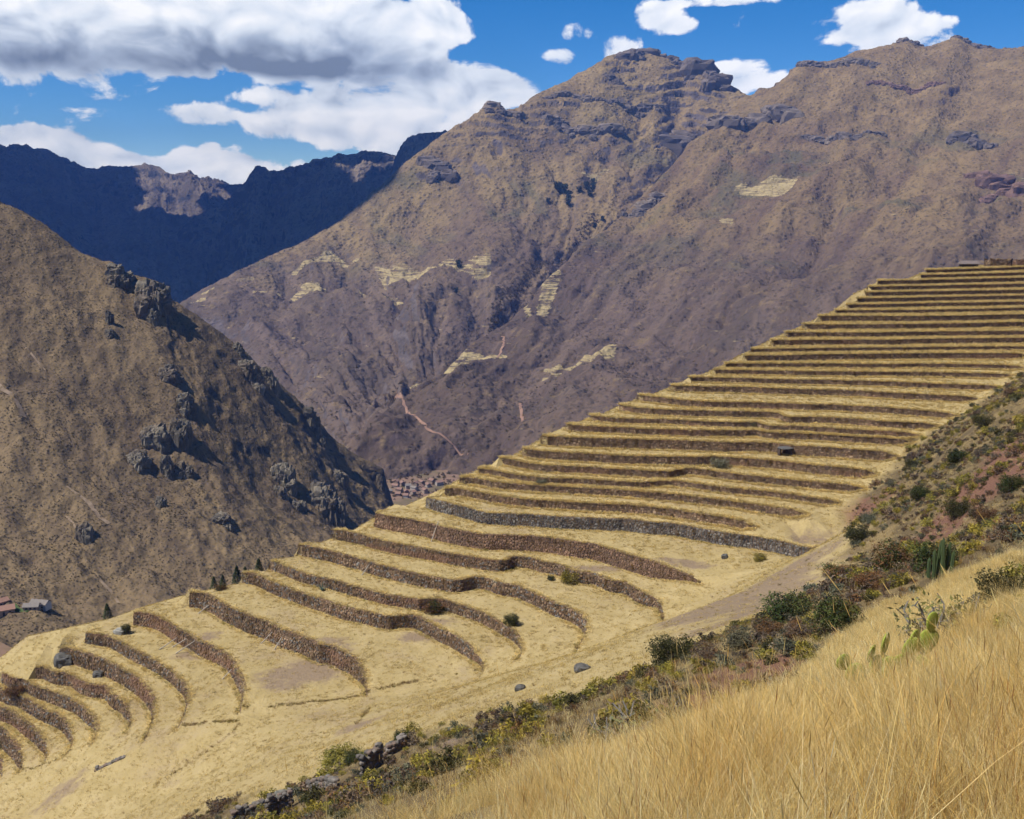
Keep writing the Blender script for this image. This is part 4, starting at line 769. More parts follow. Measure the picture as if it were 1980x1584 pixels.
# ------------------------------------------------------------------ terrace walls: dry stone, every stone a block of its own
ORD = ['lowest', 'second', 'third', 'fourth', 'fifth', 'sixth', 'seventh', 'eighth', 'ninth', 'tenth', 'eleventh', 'twelfth', 'thirteenth', 'fourteenth',
       'fifteenth', 'sixteenth', 'seventeenth', 'eighteenth', 'nineteenth', 'twentieth', 'twenty-first', 'twenty-second', 'twenty-third', 'twenty-fourth',
       'twenty-fifth', 'twenty-sixth', 'twenty-seventh', 'twenty-eighth']
def stones_on(top, bot, n, sw, sh, pal, seed, out=.12, redness=.75):
    """Blocks laid in rough courses on a ruled face between two lines."""
    g = np.random.default_rng(seed)
    d = np.concatenate([[0], np.cumsum(np.linalg.norm(np.diff(top[:, :2], axis=0), axis=1))]); L = d[-1]
    hmax = (top[:, 2]-bot[:, 2]).max(); rows = max(2, int(round(hmax/sh)))
    S, T0, W_, H_ = [], [], [], []
    for r in range(rows):
        s = -g.uniform(0, sw)
        w = g.uniform(.6, 1.6, int(L/sw*1.25)+6)*sw
        e = s+np.cumsum(w); c = e-w/2; ok = (c > 0) & (c < L)
        S.append(c[ok]); W_.append(w[ok]); T0.append(np.full(ok.sum(), (r+.5)/rows)+g.normal(0, .08/rows, ok.sum())); H_.append(np.full(ok.sum(), 1/rows)*g.uniform(.75, 1.15, ok.sum()))
    S, T0, W_, H_ = map(np.concatenate, (S, T0, W_, H_))
    f = lambda arr, s: np.stack([np.interp(s, d, arr[:, k]) for k in range(arr.shape[1])], -1)
    hh = np.interp(S, d, top[:, 2]-bot[:, 2])
    keep = hh > .35; S, T0, W_, H_ = S[keep], T0[keep], W_[keep], H_[keep]
    m = len(S)
    depth = out*g.uniform(.35, 1.6, m)
    V = np.zeros((m, 8, 3)); gap = .05
    for i, (a, b) in enumerate(((-1, -1), (1, -1), (1, 1), (-1, 1))):
        for lay in (0, 1):                              # 0 in the face, 1 proud and a little smaller
            k = 1.0 if lay == 0 else .74
            s = np.clip(S+a*(W_/2-gap)*k*(1+g.uniform(-.12, .06, m)*lay), 0, L); t = np.clip(T0+b*H_/2*k*(1+g.uniform(-.14, .06, m)*lay), 0, 1.03)
            p0, p1 = f(bot, s), f(top, s); nn = f(np.column_stack([n, np.zeros(len(n))]), s)
            V[:, i+4*lay] = p0+(p1-p0)*t[:, None]+nn*(depth if lay else -.02*np.ones(m))[:, None]
    q = np.array([(4, 5, 6, 7), (0, 1, 5, 4), (1, 2, 6, 5), (2, 3, 7, 6), (3, 0, 4, 7)])
    F = (np.arange(m)[:, None, None]*8+q[None]).reshape(-1, 4)
    c = pal[g.integers(0, len(pal), m)]*g.uniform(.62, 1.35, (m, 1))
    # long stains and lichen patches along the wall
    st = fbm(np.stack([S*.06, T0*1.5, np.full(m, seed)], 1), 4)
    c = c*(1+np.clip(st, -.6, .8)[:, None]*.7)
    rs = np.clip((fbm(np.stack([S*.045, T0*.6, np.full(m, seed+40.5)], 1), 3)-.22)/.15, 0, 1)[:, None]*redness
    c = c*(1-rs)+rs*np.array([(.200, .112, .068)])*g.uniform(.8, 1.2, (m, 1))
    col = np.repeat(np.column_stack([c, np.ones(m)]), 8, 0)
    return V.reshape(-1, 3), F, col
PAL_BROWN = np.array([(.165, .104, .062), (.190, .122, .074), (.130, .086, .054), (.215, .152, .098), (.105, .074, .048), (.180, .126, .074)])
PAL_GREY = np.array([(.150, .138, .120), (.115, .105, .095), (.185, .172, .150), (.085, .076, .068), (.130, .105, .082)])
PAL_RED = np.array([(.195, .118, .076), (.175, .108, .070), (.215, .135, .088), (.145, .095, .062)])
def soil_mat():
    m, t = mat_new('wall_core_soil')
    pos = t.n('ShaderNodeNewGeometry').outputs['Position']
    n = t.noise(t.vm('MULTIPLY', pos, (1, 1, .35)), 1.6, 5, .65)
    finish(t, t.mix(t.ss(n, .35, .65), (.095, .062, .040), (.150, .098, .058)), .97, n, .6, .2)
    return m
M['core'] = soil_mat()
for w in WL:
    k = w['k']; top, bot, n = w['top'], w['bot'], w['n']
    m = len(top); off = np.column_stack([n*.05, np.zeros(m)])
    A = bot+off-np.array([0, 0, .3]); B = top+off; C2 = top-np.column_stack([n*.5, np.zeros(m)])+np.array([0, 0, .02])
    o = mesh_from('terrace_wall', np.concatenate([A, B, C2]), np.concatenate([np.stack([np.arange(m-1)+a*m, np.arange(1, m)+a*m, np.arange(1, m)+(a+1)*m, np.arange(m-1)+(a+1)*m], 1) for a in (0, 1)]), M['core'])
    if k == 15: lab = 'long grey lichen-covered stone terrace wall, the palest, below the straight upper flight'
    elif k < 15: lab = 'curved brown stone terrace wall, %s from the bottom of the amphitheatre' % ORD[k]
    else: lab = 'straight brown stone terrace wall, %s above the long grey wall' % (ORD[k-16] if k > 16 else 'first')
    if k == 14: lab = 'reddish earthen terrace wall just below the long grey stone wall'
    if k == 43: lab = 'topmost short stone terrace wall beneath the ruined buildings'
    tag(o, lab, 'terrace wall', 'terrace walls on the spur', 'thing')
    pal = PAL_GREY if k == 15 else PAL_RED if k == 14 else np.concatenate([PAL_BROWN, PAL_GREY[:1]]) if k < 16 else PAL_BROWN
    sw, sh = (.62, .42) if k < 16 else (.75, .5)
    v, f, c = stones_on(top, bot, n, sw, sh, pal, 100+k, .16 if k < 16 else .11, 0 if k == 15 else .75)
    s = mesh_from('stone_facing', v, f, M['stone'], parent=o); attr(s, 'col', c, 'FLOAT_COLOR'); tag(s, kind='stuff')

# ------------------------------------------------------------------ scattered plant cover
def proto(name, v, f, col, mat):
    o = mesh_from(name, v, f, mat, link=False); attr(o, 'col', col, 'FLOAT_COLOR')
    return o
def tuft(seed, blades, rad, hgt, wid, lean, pal, segs=2, heads=0.0):
    g = np.random.default_rng(seed); V, F, C = [], [], []
    for b in range(blades):
        a = g.uniform(0, 2*math.pi); r = rad*math.sqrt(g.uniform(0, 1)); x, y = r*math.cos(a), r*math.sin(a)
        la = a+g.normal(0, .9); ln = abs(g.normal(0, lean))+lean*.3; h = hgt*g.uniform(.45, 1.15); w = wid*g.uniform(.6, 1.3)
        ta = g.uniform(0, math.pi); tx, ty = math.cos(ta)*w/2, math.sin(ta)*w/2
        c = np.array(pal[g.integers(0, len(pal))])*g.uniform(.75, 1.25)
        i0 = len(V)
        for s in range(segs):
            t = s/segs; ww = 1-t*.55
            px, py, pz = x+math.cos(la)*ln*h*t*t, y+math.sin(la)*ln*h*t*t, h*t*(1-.15*ln*t)
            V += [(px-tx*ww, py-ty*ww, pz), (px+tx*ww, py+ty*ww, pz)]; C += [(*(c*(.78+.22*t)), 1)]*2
        V.append((x+math.cos(la)*ln*h, y+math.sin(la)*ln*h, h*(1-.15*ln))); C.append((*(c*1.05), 1))
        for s in range(segs-1): F += [(i0+2*s, i0+2*s+1, i0+2*s+3), (i0+2*s, i0+2*s+3, i0+2*s+2)]
        F.append((i0+2*segs-2, i0+2*segs-1, len(V)-1))
        if g.uniform() < heads:                          # a seed head
            tip = np.array(V[-1]); i1 = len(V); hl = .07*g.uniform(.6, 1.3); hw = .0022
            dd = np.array([math.cos(la)*ln*.6, math.sin(la)*ln*.6, 1.0]); dd /= np.linalg.norm(dd)
            for q, wv in ((-.4, .3), (.15, 1.0), (.6, .8), (1.1, .1)):
                p = tip+dd*hl*q
                V += [tuple(p+np.array([math.cos(ta), math.sin(ta), 0])*hw*wv), tuple(p-np.array([math.cos(ta), math.sin(ta), 0])*hw*wv)]; C += [(*(c*.8), 1)]*2
            for q in range(3): F += [(i1+2*q, i1+2*q+1, i1+2*q+3), (i1+2*q, i1+2*q+3, i1+2*q+2)]
    return np.array(V), np.array(F), np.array(C)
def bush(seed, clumps, leaves, size, pal, flat=.75, spiky=0.0):
    """Leaf faces gathered in clumps through an uneven crown about 1 m across."""
    g = np.random.default_rng(seed); V, F, C = [], [], []
    for k in range(clumps):
        a = g.uniform(0, 2*math.pi); rr = math.sqrt(g.uniform(0, 1))*.38; cz = g.uniform(.12, .72)*flat
        cc = np.array([rr*math.cos(a), rr*math.sin(a), cz]); cr = g.uniform(.10, .22)
        base = np.array(pal[g.integers(0, len(pal))])*g.uniform(.7, 1.3)
        for l in range(leaves):
            d = g.normal(size=3); d /= np.linalg.norm(d); p = cc+d*cr*g.uniform(.35, 1.1)**.6
            p[2] = max(p[2], .01)
            u = g.normal(size=3); u += d*spiky*2; u /= np.linalg.norm(u); v = np.cross(u, g.normal(size=3)); v /= np.linalg.norm(v)+1e-6
            s = size*g.uniform(.6, 1.4); i0 = len(V)
            V += [tuple(p-u*s), tuple(p+v*s*.45), tuple(p+u*s), tuple(p-v*s*.45)]; F.append((i0, i0+1, i0+2, i0+3))
            C += [(*(base*g.uniform(.75, 1.25)), 1)]*4
    return np.array(V), np.array(F), np.array(C)
def scatter(name, protos, pts, scl, vid=None, tilt=.12, seed=0, rz=None):
    n = len(pts); g = np.random.default_rng(seed+len(name))
    o = mesh_from(name, pts, [], None)
    rot = np.column_stack([g.normal(0, tilt, n), g.normal(0, tilt, n), g.uniform(0, 6.283, n) if rz is None else rz])
    attr(o, 'rot', rot, 'FLOAT_VECTOR')
    scl = np.asarray(scl); attr(o, 'scl', scl if scl.ndim == 2 else np.column_stack([scl]*3), 'FLOAT_VECTOR')
    a = o.data.attributes.new('vid', 'INT', 'POINT')
    a.data.foreach_set('value', (vid if vid is not None else g.integers(0, len(protos), n)).astype(np.int32))
    ng = bpy.data.node_groups.new(name, 'GeometryNodeTree')
    ng.interface.new_socket('Geometry', in_out='INPUT', socket_type='NodeSocketGeometry'); ng.interface.new_socket('Geometry', in_out='OUTPUT', socket_type='NodeSocketGeometry')
    N, L = ng.nodes, ng.links
    gi, go = N.new('NodeGroupInput'), N.new('NodeGroupOutput'); iop = N.new('GeometryNodeInstanceOnPoints'); jn = N.new('GeometryNodeJoinGeometry')
    for p in protos:
        oi = N.new('GeometryNodeObjectInfo'); oi.inputs['Object'].default_value = p; oi.inputs['As Instance'].default_value = True
        L.new(oi.outputs['Geometry'], jn.inputs[0])
    def na(nm, ty):
        x = N.new('GeometryNodeInputNamedAttribute'); x.data_type = ty; x.inputs['Name'].default_value = nm
        return x.outputs['Attribute']
    e2r = N.new('FunctionNodeEulerToRotation'); L.new(na('rot', 'FLOAT_VECTOR'), e2r.inputs[0])
    L.new(gi.outputs[0], iop.inputs['Points']); L.new(jn.outputs[0], iop.inputs['Instance']); iop.inputs['Pick Instance'].default_value = True
    L.new(na('vid', 'INT'), iop.inputs['Instance Index']); L.new(e2r.outputs[0], iop.inputs['Rotation']); L.new(na('scl', 'FLOAT_VECTOR'), iop.inputs['Scale'])
    L.new(iop.outputs[0], go.inputs[0])
    md = o.modifiers.new('scatter', 'NODES'); md.node_group = ng
    tag(o, kind='stuff')
    return o
def sample_mesh(P, F, n, seed, weight=None):
    g = np.random.default_rng(seed); a, b, c = P[F[:, 0]], P[F[:, 1]], P[F[:, 2]]
    cr = np.cross(b-a, c-a); ar = np.linalg.norm(cr, axis=1)/2; nz = np.abs(cr[:, 2])/(2*ar+1e-12)
    w = ar*(1 if weight is None else weight); w = w*(nz > .68)
    i = g.choice(len(F), n, p=w/w.sum()); r1 = np.sqrt(g.uniform(size=n)); r2 = g.uniform(size=n)
    bc = np.stack([1-r1, r1*(1-r2), r1*r2], 1)
    return (bc[:, :1]*a[i]+bc[:, 1:2]*b[i]+bc[:, 2:]*c[i]), i, bc
def visible(p, m=.04):
    d = np.maximum(p[:, 1], .1); return (np.abs(p[:, 0])/d < .56+m+2.5/d) & (p[:, 1] > .6)

GOLD = [(.58, .455, .19), (.52, .40, .16), (.64, .52, .24), (.46, .345, .13)]
BROWN = [(.24, .160, .070), (.32, .220, .090), (.18, .118, .055)]
OLIVE = [(.27, .24, .055), (.20, .19, .045), (.34, .29, .075)]
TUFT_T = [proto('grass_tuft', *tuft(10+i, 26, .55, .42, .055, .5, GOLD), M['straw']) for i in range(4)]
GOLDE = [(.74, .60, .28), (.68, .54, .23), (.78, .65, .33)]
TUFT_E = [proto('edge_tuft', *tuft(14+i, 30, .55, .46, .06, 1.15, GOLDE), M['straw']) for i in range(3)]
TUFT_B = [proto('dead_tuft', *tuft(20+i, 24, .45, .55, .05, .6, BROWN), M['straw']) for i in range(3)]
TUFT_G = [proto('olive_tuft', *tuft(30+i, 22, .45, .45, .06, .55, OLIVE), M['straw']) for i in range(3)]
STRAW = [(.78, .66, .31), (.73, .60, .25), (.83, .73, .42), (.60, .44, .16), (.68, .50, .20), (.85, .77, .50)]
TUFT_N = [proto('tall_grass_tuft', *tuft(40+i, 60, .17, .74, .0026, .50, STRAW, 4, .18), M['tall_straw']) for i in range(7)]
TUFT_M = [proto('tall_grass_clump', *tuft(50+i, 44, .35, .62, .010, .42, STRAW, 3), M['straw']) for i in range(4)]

tri_zone = GZ[GF].mean(1); tri_c = GP[GF].mean(1); tri_r = np.hypot(tri_c[:, 0], tri_c[:, 1]); tri_b = GB[GF].mean(1)
# terraces
wt = (tri_zone < .55)*(tri_r > 60)*(1-.75*np.clip(tri_b*1.4, 0, 1))
p, i, bc = sample_mesh(GP, GF, 150000, 1, wt)
dn = fbm(np.column_stack([p[:, :2]/9, np.zeros(len(p))]), 4)
keep = visible(p) & (rng.uniform(size=len(p)) < np.clip(.8+dn*1.1, .12, 1)); p = p[keep]; dn = dn[keep]
sc_ = rng.uniform(.5, .95, len(p))*np.clip(.95+dn*.5, .6, 1.3)
scatter('terrace_grass', TUFT_T, p, np.column_stack([sc_*1.15, sc_*1.15, sc_*np.clip(.75+(p[:, 1]-215)/160, .7, 1.6)]), seed=2)
# grass fringe along wall tops and feet, dead growth on the faces, green growth at some feet
ft, fb, fg, fs = [], [], [], []
for w in WL:
    g = np.random.default_rng(900+w['k']); L = w['L']; m = len(w['top'])
    def along(n, line, jit, dz=(0, 0), o0=0.0):
        s = g.uniform(0, m-1, n); i0 = s.astype(int); f_ = (s-i0)[:, None]; i1 = np.minimum(i0+1, m-1)
        q = line[i0]*(1-f_)+line[i1]*f_; nn = w['n'][i0]; q = q.copy(); r = g.uniform(-jit, jit, n)+o0
        q[:, :2] += nn*r[:, None]; q[:, 2] += g.uniform(*dz, n) if dz[1] > dz[0] else 0
        return q
    q1, q2 = along(int(L*(3.6 if w['k'] < 16 else 5)), w['top'], .55, o0=-.4), along(int(L*(3.0 if w['k'] < 16 else 4)), w['bot'], .45, o0=.75)
    ft += [q1, q2]; fs.append(g.uniform(.6, 1.05, len(q1)+len(q2))*(1.0 if w['k'] < 16 else 1.9 if w['k'] < 28 else 2.3))
    s = g.uniform(0, m-1, int(L*w['h']*1.0)).astype(int); tt = g.uniform(.05, .95, len(s))[:, None]**.8
    q = w['bot'][s]*(1-tt)+w['top'][s]*tt; q[:, :2] += w['n'][s]*.12
    cl = fbm(np.column_stack([q[:, :2]/6, np.full(len(q), w['k'])]), 3); fb.append(q[cl > -.12])
    q = along(int(L*1.3), w['bot'], .4, o0=.6); cl = fbm(np.column_stack([q[:, :2]/8, np.full(len(q), w['k']+50)]), 3); fg.append(q[cl > (.02 if w['k'] not in (12, 13, 9) else -.2)])
    q = along(int(L*.5), w['top'], .2, o0=0); cl = fbm(np.column_stack([q[:, :2]/8, np.full(len(q), w['k']+80)]), 3); fg.append(q[cl > .2])
ft, fb, fg, fs = map(np.concatenate, (ft, fb, fg, fs))
scatter('terrace_edge_grass', TUFT_T[:1]+TUFT_E, ft, np.column_stack([np.minimum(fs, 1.1), np.minimum(fs, 1.1), fs]), seed=3)
scatter('dead_wall_growth', TUFT_B, fb, rng.uniform(.5, 1.15, len(fb)), tilt=.5, seed=4)
scatter('olive_wall_growth', TUFT_G, fg, rng.uniform(.5, 1.1, len(fg)), tilt=.3, seed=5)
# low earth banks and trodden edges between the terrace ends: coarse brown growth along them
BANKS = [[(-55.4, 189.6), (-48.1, 188.2), (-40.9, 188.9), (-34.5, 188.1), (-30.1, 188.5)], [(-29, 188.1), (-22.1, 190.2), (-14.9, 192.7), (-6.9, 192.3)], [(-69.1, 188.7), (-64.7, 186.9), (-59.1, 185.9), (-54.3, 184.3)],
         [(7.7, 201.6), (11.7, 204.1), (15.4, 201.6)], [(15.2, 195), (13, 190)], [(-65.1, 174.9), (-56.7, 177.5), (-54, 183.1)], [(-27, 176.3), (-26.8, 160.3)], [(-114.3, 208.9), (-103.6, 202.1), (-95.7, 200.6)]]
bp = np.concatenate([np.repeat(resample(l_, .35), 2 if i_ < 3 else 1, 0) for i_, l_ in enumerate(BANKS)]); bp = bp+rng.normal(0, .28, bp.shape)
bp = bp[fbm(np.column_stack([bp/5, np.zeros(len(bp))]), 3) > -.18]
scatter('bank_growth', TUFT_B+TUFT_G[:1], np.array([tuple(drop(x, y)) for x, y in bp]), rng.uniform(.5, 1.0, len(bp)), seed=14)
# stray darker tussocks over the aprons and treads
wt = (tri_zone < .55)*(tri_r > 60)
p, i, bc = sample_mesh(GP, GF, 6500, 15, wt); p = p[visible(p)]; cl = fbm(np.column_stack([p[:, :2]/10, np.ones(len(p))*2]), 3); p = p[cl > .05]
scatter('stray_tussocks', TUFT_B+TUFT_G, p, rng.uniform(.3, .9, len(p)), seed=16)
# hillside grass
wt = (tri_zone >= .55)*(tri_r > 30)
p, i, bc = sample_mesh(GP, GF, 60000, 7, wt); p = p[visible(p)]
dn = fbm(np.column_stack([p[:, :2]/11, np.ones(len(p))*4]), 4); u = rng.uniform(size=len(p))
a = p[(u < np.clip(.62+dn, .12, 1))]; scatter('hillside_dry_grass', TUFT_M, a, rng.uniform(.5, 1.0, len(a)), seed=8)
b = p[(u > .72)]; scatter('hillside_dead_growth', TUFT_B, b, rng.uniform(.5, 1.0, len(b)), seed=9)
wt = (tri_zone < .55)*(tri_r > 30)*(tri_r < 110)
p, i, bc = sample_mesh(GP, GF, 26000, 6, wt); p = p[visible(p)]
scatter('slope_dry_grass', TUFT_M, p, rng.uniform(.55, 1.05, len(p)), seed=10)
# tall grass round the photographer
pp = []
for r0, r1, dens in ((0, 9, 46), (9, 18, 26), (18, 36, 10)):
    x = rng.uniform(-.62*r1-3, .62*r1+3, int(dens*(1.24*r1+6)*r1)); y = rng.uniform(.8, r1, len(x)); rr = np.hypot(x, y)
    q = np.column_stack([x, y])[(rr >= r0) & (rr < r1)]; q = q[visible(np.column_stack([q, q[:, :1]]))]
    pp.append(q)
q = np.concatenate(pp)
cl = fbm(np.column_stack([q/2.5, np.zeros(len(q))]), 3); q = q[rng.uniform(size=len(q)) < np.clip(.70+cl*1.7, .10, 1)]
z = np.array([drop(x, y).z for x, y in q]); rr = np.hypot(q[:, 0], q[:, 1])
ok = (rr > 2.0) & ((q[:, 0]/q[:, 1] > -.01+.12*fbm(np.column_stack([q/5, np.ones(len(q))*6]), 2)) | (rr < 9) | (rng.uniform(size=len(q)) < .1)); q, z, rr = q[ok], z[ok], rr[ok]
print('near tufts', len(q))
hv = np.clip(.92+1.1*fbm(np.column_stack([q/1.3, np.ones(len(q))*3]), 3), .45, 1.45)
scatter('tall_dry_grass', TUFT_N, np.column_stack([q, z-.02]), rng.uniform(.6, 1.15, len(q))*hv, seed=12, tilt=.2)
m2 = (rr > 12) & (rng.uniform(size=len(q)) < .35)
scatter('tall_dry_grass_far', TUFT_M, np.column_stack([q[m2], z[m2]-.02]), rng.uniform(.6, 1.0, m2.sum()), seed=13)

# sparse taller red-brown stems among the near grass
RSTEM = [(.42, .22, .08), (.50, .28, .10), (.30, .16, .07), (.60, .42, .16)]
TUFT_R = [proto('stem_tuft', *tuft(56+i, 7, .10, 1.0, .0032, .22, RSTEM, 4, .8), M['straw']) for i in range(4)]
m3 = (rr < 20) & (fbm(np.column_stack([q/4, np.ones(len(q))*7]), 3) > -.05) & (rng.uniform(size=len(q)) < .22)
scatter('tall_red_stems', TUFT_R, np.column_stack([q[m3], z[m3]-.02]), rng.uniform(.65, 1.15, m3.sum()), seed=19)

# scrub
GREEN_D = [(.040, .058, .018), (.055, .075, .022), (.030, .045, .016)]
GREEN_O = [(.056, .056, .021), (.070, .066, .024), (.045, .047, .019)]
GREY_G = [(.110, .115, .075), (.135, .138, .095), (.085, .092, .060)]
RUST = [(.130, .072, .034), (.165, .098, .044), (.100, .062, .032)]
TWIG = [(.120, .095, .070), (.155, .125, .092), (.090, .072, .055)]
YEL = [(.200, .175, .030), (.250, .215, .040), (.130, .125, .030)]
BUSH = {'dark': [proto('bush', *bush(60+i, 26, 26, .055, GREEN_D+GREEN_O[:1]), M['leaf']) for i in range(2)],
        'olive': [proto('bush', *bush(64+i, 24, 24, .055, GREEN_O), M['leaf']) for i in range(2)],
        'grey': [proto('bush', *bush(68+i, 20, 24, .055, GREY_G), M['leaf']) for i in range(2)],
        'rust': [proto('bush', *bush(72+i, 22, 24, .050, RUST+TWIG), M['leaf']) for i in range(2)],
        'twig': [proto('bush', *bush(76+i, 18, 24, .060, TWIG+RUST[:1], .75, .6), M['leaf']) for i in range(2)],
        'yellow': [proto('bush', *bush(80+i, 22, 26, .05, YEL), M['leaf']) for i in range(2)]}
KINDS = ['dark', 'olive', 'grey', 'rust', 'twig', 'yellow']
ALLB = sum((BUSH[k] for k in KINDS), [])
wt = ((tri_zone >= .55)*(tri_r > 34)+.18*(tri_zone < .55)*(tri_zone > .2)*(tri_r > 24)*(tri_r < 50)+(tri_r > 27)*(tri_r < 36)*(tri_c[:, 0]/np.maximum(tri_c[:, 1], 1) < -.03))
p, i, bc = sample_mesh(GP, GF, 52000, 17, wt); p = p[visible(p)]
cl = fbm(np.column_stack([p[:, :2]/13, np.ones(len(p))*9]), 4); rs_ = np.hypot(p[:, 0], p[:, 1]); p = p[(rng.uniform(size=len(p)) < np.clip(.50+cl*1.6, .05, 1)*np.clip((rs_-28)/40, .12, 1))]
kd = rng.choice(6, len(p), p=[.24, .20, .13, .27, .16, .0]); vid = kd*2+rng.integers(0, 2, len(p))
s = rng.lognormal(-.30, .48, len(p))*np.where(kd < 2, 1.25, .95); s = np.clip(s, .35, 2.6)
scatter('hillside_scrub', ALLB, p-np.array([0, 0, .08]), np.column_stack([s*1.2, s*1.2, s]), vid, .2, 18)
LOWB = [proto('low_bush', *bush(90+i, 7, 9, .13, pal, .8), M['leaf']) for i, pal in enumerate((GREEN_O, RUST+TWIG, GREEN_D+TWIG, [(.14, .11, .05), (.10, .08, .035)]))]
def cover(key, name, n, smin, smax, seed, probs, freq):
    o = TERR[key]; me = o.data; P = np.zeros(len(me.vertices)*3, np.float32); me.vertices.foreach_get('co', P); P = P.reshape(-1, 3)
    F = np.zeros(len(me.polygons)*4, np.int32); me.loops.foreach_get('vertex_index', F); F = F.reshape(-1, 4)
    T = np.concatenate([F[:, [0, 1, 2]], F[:, [0, 2, 3]]])
    c = P[T].mean(1); w = 1/np.maximum(np.linalg.norm(c, axis=1), 100)**1.4
    p, i, bc = sample_mesh(P, T, n, seed, w); p = p[visible(p, 0)]
    cl = fbm(p/freq+seed, 4); p = p[rng.uniform(size=len(p)) < np.clip(.5+cl*1.3, .05, 1)]
    g = np.random.default_rng(seed); s = g.uniform(smin, smax, len(p))**1.0
    vid = g.choice(4, len(p), p=probs)
    scatter(name, LOWB, p-np.array([0, 0, .1*smin]), np.column_stack([s*1.2, s*1.2, s*.85]), vid, .2, seed)
cover('left', 'hill_scrub', 75000, .4, 1.25, 31, [.20, .38, .12, .30], 60)
cover('central', 'mountain_scrub_central', 16000, 1.6, 4.0, 32, [.2, .3, .3, .2], 200)
cover('right', 'mountain_scrub_eastern', 24000, 1.4, 3.6, 33, [.2, .3, .3, .2], 200)

# thicker scrub down the ravine between the two mountains
line = resample([(223, 2772), (190, 2697), (153, 2626), (117, 2567), (90, 2536), (56, 2442), (17.5, 2285), (-17, 2187), (-42, 2023)], 3.0); g = np.random.default_rng(61)
q = np.repeat(line, 4, 0)+g.normal(0, 9, (len(line)*4, 2))*np.linspace(1.3, .6, len(line)*4)[:, None]; z = np.array([max(drop(x, y, 'central').z, drop(x, y, 'right').z) for x, y in q]); s = g.uniform(3, 9, len(q))
q2 = g.normal(0, 1, (90, 2))*np.array([9, 26])+np.array([-196, 1655]); z2 = np.array([max(drop(x, y, 'central').z, drop(x, y, 'right').z) for x, y in q2]); q = np.concatenate([q, q2]); z = np.concatenate([z, z2]); s = np.concatenate([s, g.uniform(3, 7, 90)])
scatter('ravine_scrub', LOWB, np.column_stack([q, z-.5]), s, g.choice([0, 2], len(q)), .2, 62)

# ------------------------------------------------------------------ rocks
def ico(sub):
    bm = bmesh.new(); bmesh.ops.create_icosphere(bm, subdivisions=sub, radius=1.0)
    v = np.array([q.co[:] for q in bm.verts]); f = np.array([[q.index for q in p.verts] for p in bm.faces]); bm.free()
    return v, f
ICO3, ICO4, ICO2 = ico(3), ico(4), ico(2)
def rock_lump(seed, sx, sy, sz, rough=.28, cols=2.2, base=ICO3, blocky=.55):
    v, f = base; g = np.random.default_rng(seed)
    u = np.sign(v)*np.abs(v)**blocky                                  # boxier than a ball
    u = u/np.maximum(np.linalg.norm(u, axis=1)[:, None]**.45, 1e-6)
    off = g.uniform(0, 50, 3)
    d = ridged(np.column_stack([u[:, 0]*cols, u[:, 1]*cols, u[:, 2]*.7])+off, 4, .55)*rough*.5 + fbm(u*1.3+off, 4, .55)*rough*1.3
    u = u*(1+d)[:, None]; a = g.uniform(-.35, .35)
    u = np.column_stack([u[:, 0]*math.cos(a)-u[:, 1]*math.sin(a), u[:, 0]*math.sin(a)+u[:, 1]*math.cos(a), u[:, 2]])
    return u*np.array([sx, sy, sz]), f
def rock_thing(name, lumps, pal, mat, seed, rough=.28, cols=2.2, base=None):
    """lumps: (x, y, z, sx, sy, sz); one continuous outcrop"""
    V, F, C = [], [], []; n = 0; g = np.random.default_rng(seed)
    for i, (x, y, z, sx, sy, sz) in enumerate(lumps):
        v, f = rock_lump(seed*31+i, sx, sy, sz, rough, cols, base or ICO3)
        c = np.array(pal[g.integers(0, len(pal))]); k = fbm(v/max(sx, sy)*2.5+i, 4)
        col = c[None]*(1+np.clip(k, -.55, .7)[:, None]*.9)
        V.append(v+np.array([x, y, z])); F.append(f+n); C.append(np.column_stack([col, np.ones(len(v))])); n += len(v)
    V = np.concatenate(V); org = V.mean(0); org[2] = V[:, 2].min()
    o = mesh_from(name, V-org, np.concatenate(F), mat); o.location = org; attr(o, 'col', np.concatenate(C), 'FLOAT_COLOR')
    return o
GREYR = [(.145, .124, .092), (.115, .098, .075), (.170, .145, .108), (.135, .108, .078)]
PURP = [(.150, .120, .100), (.120, .098, .086), (.175, .140, .110)]
REDR = [(.180, .110, .084), (.150, .092, .074), (.200, .125, .092)]
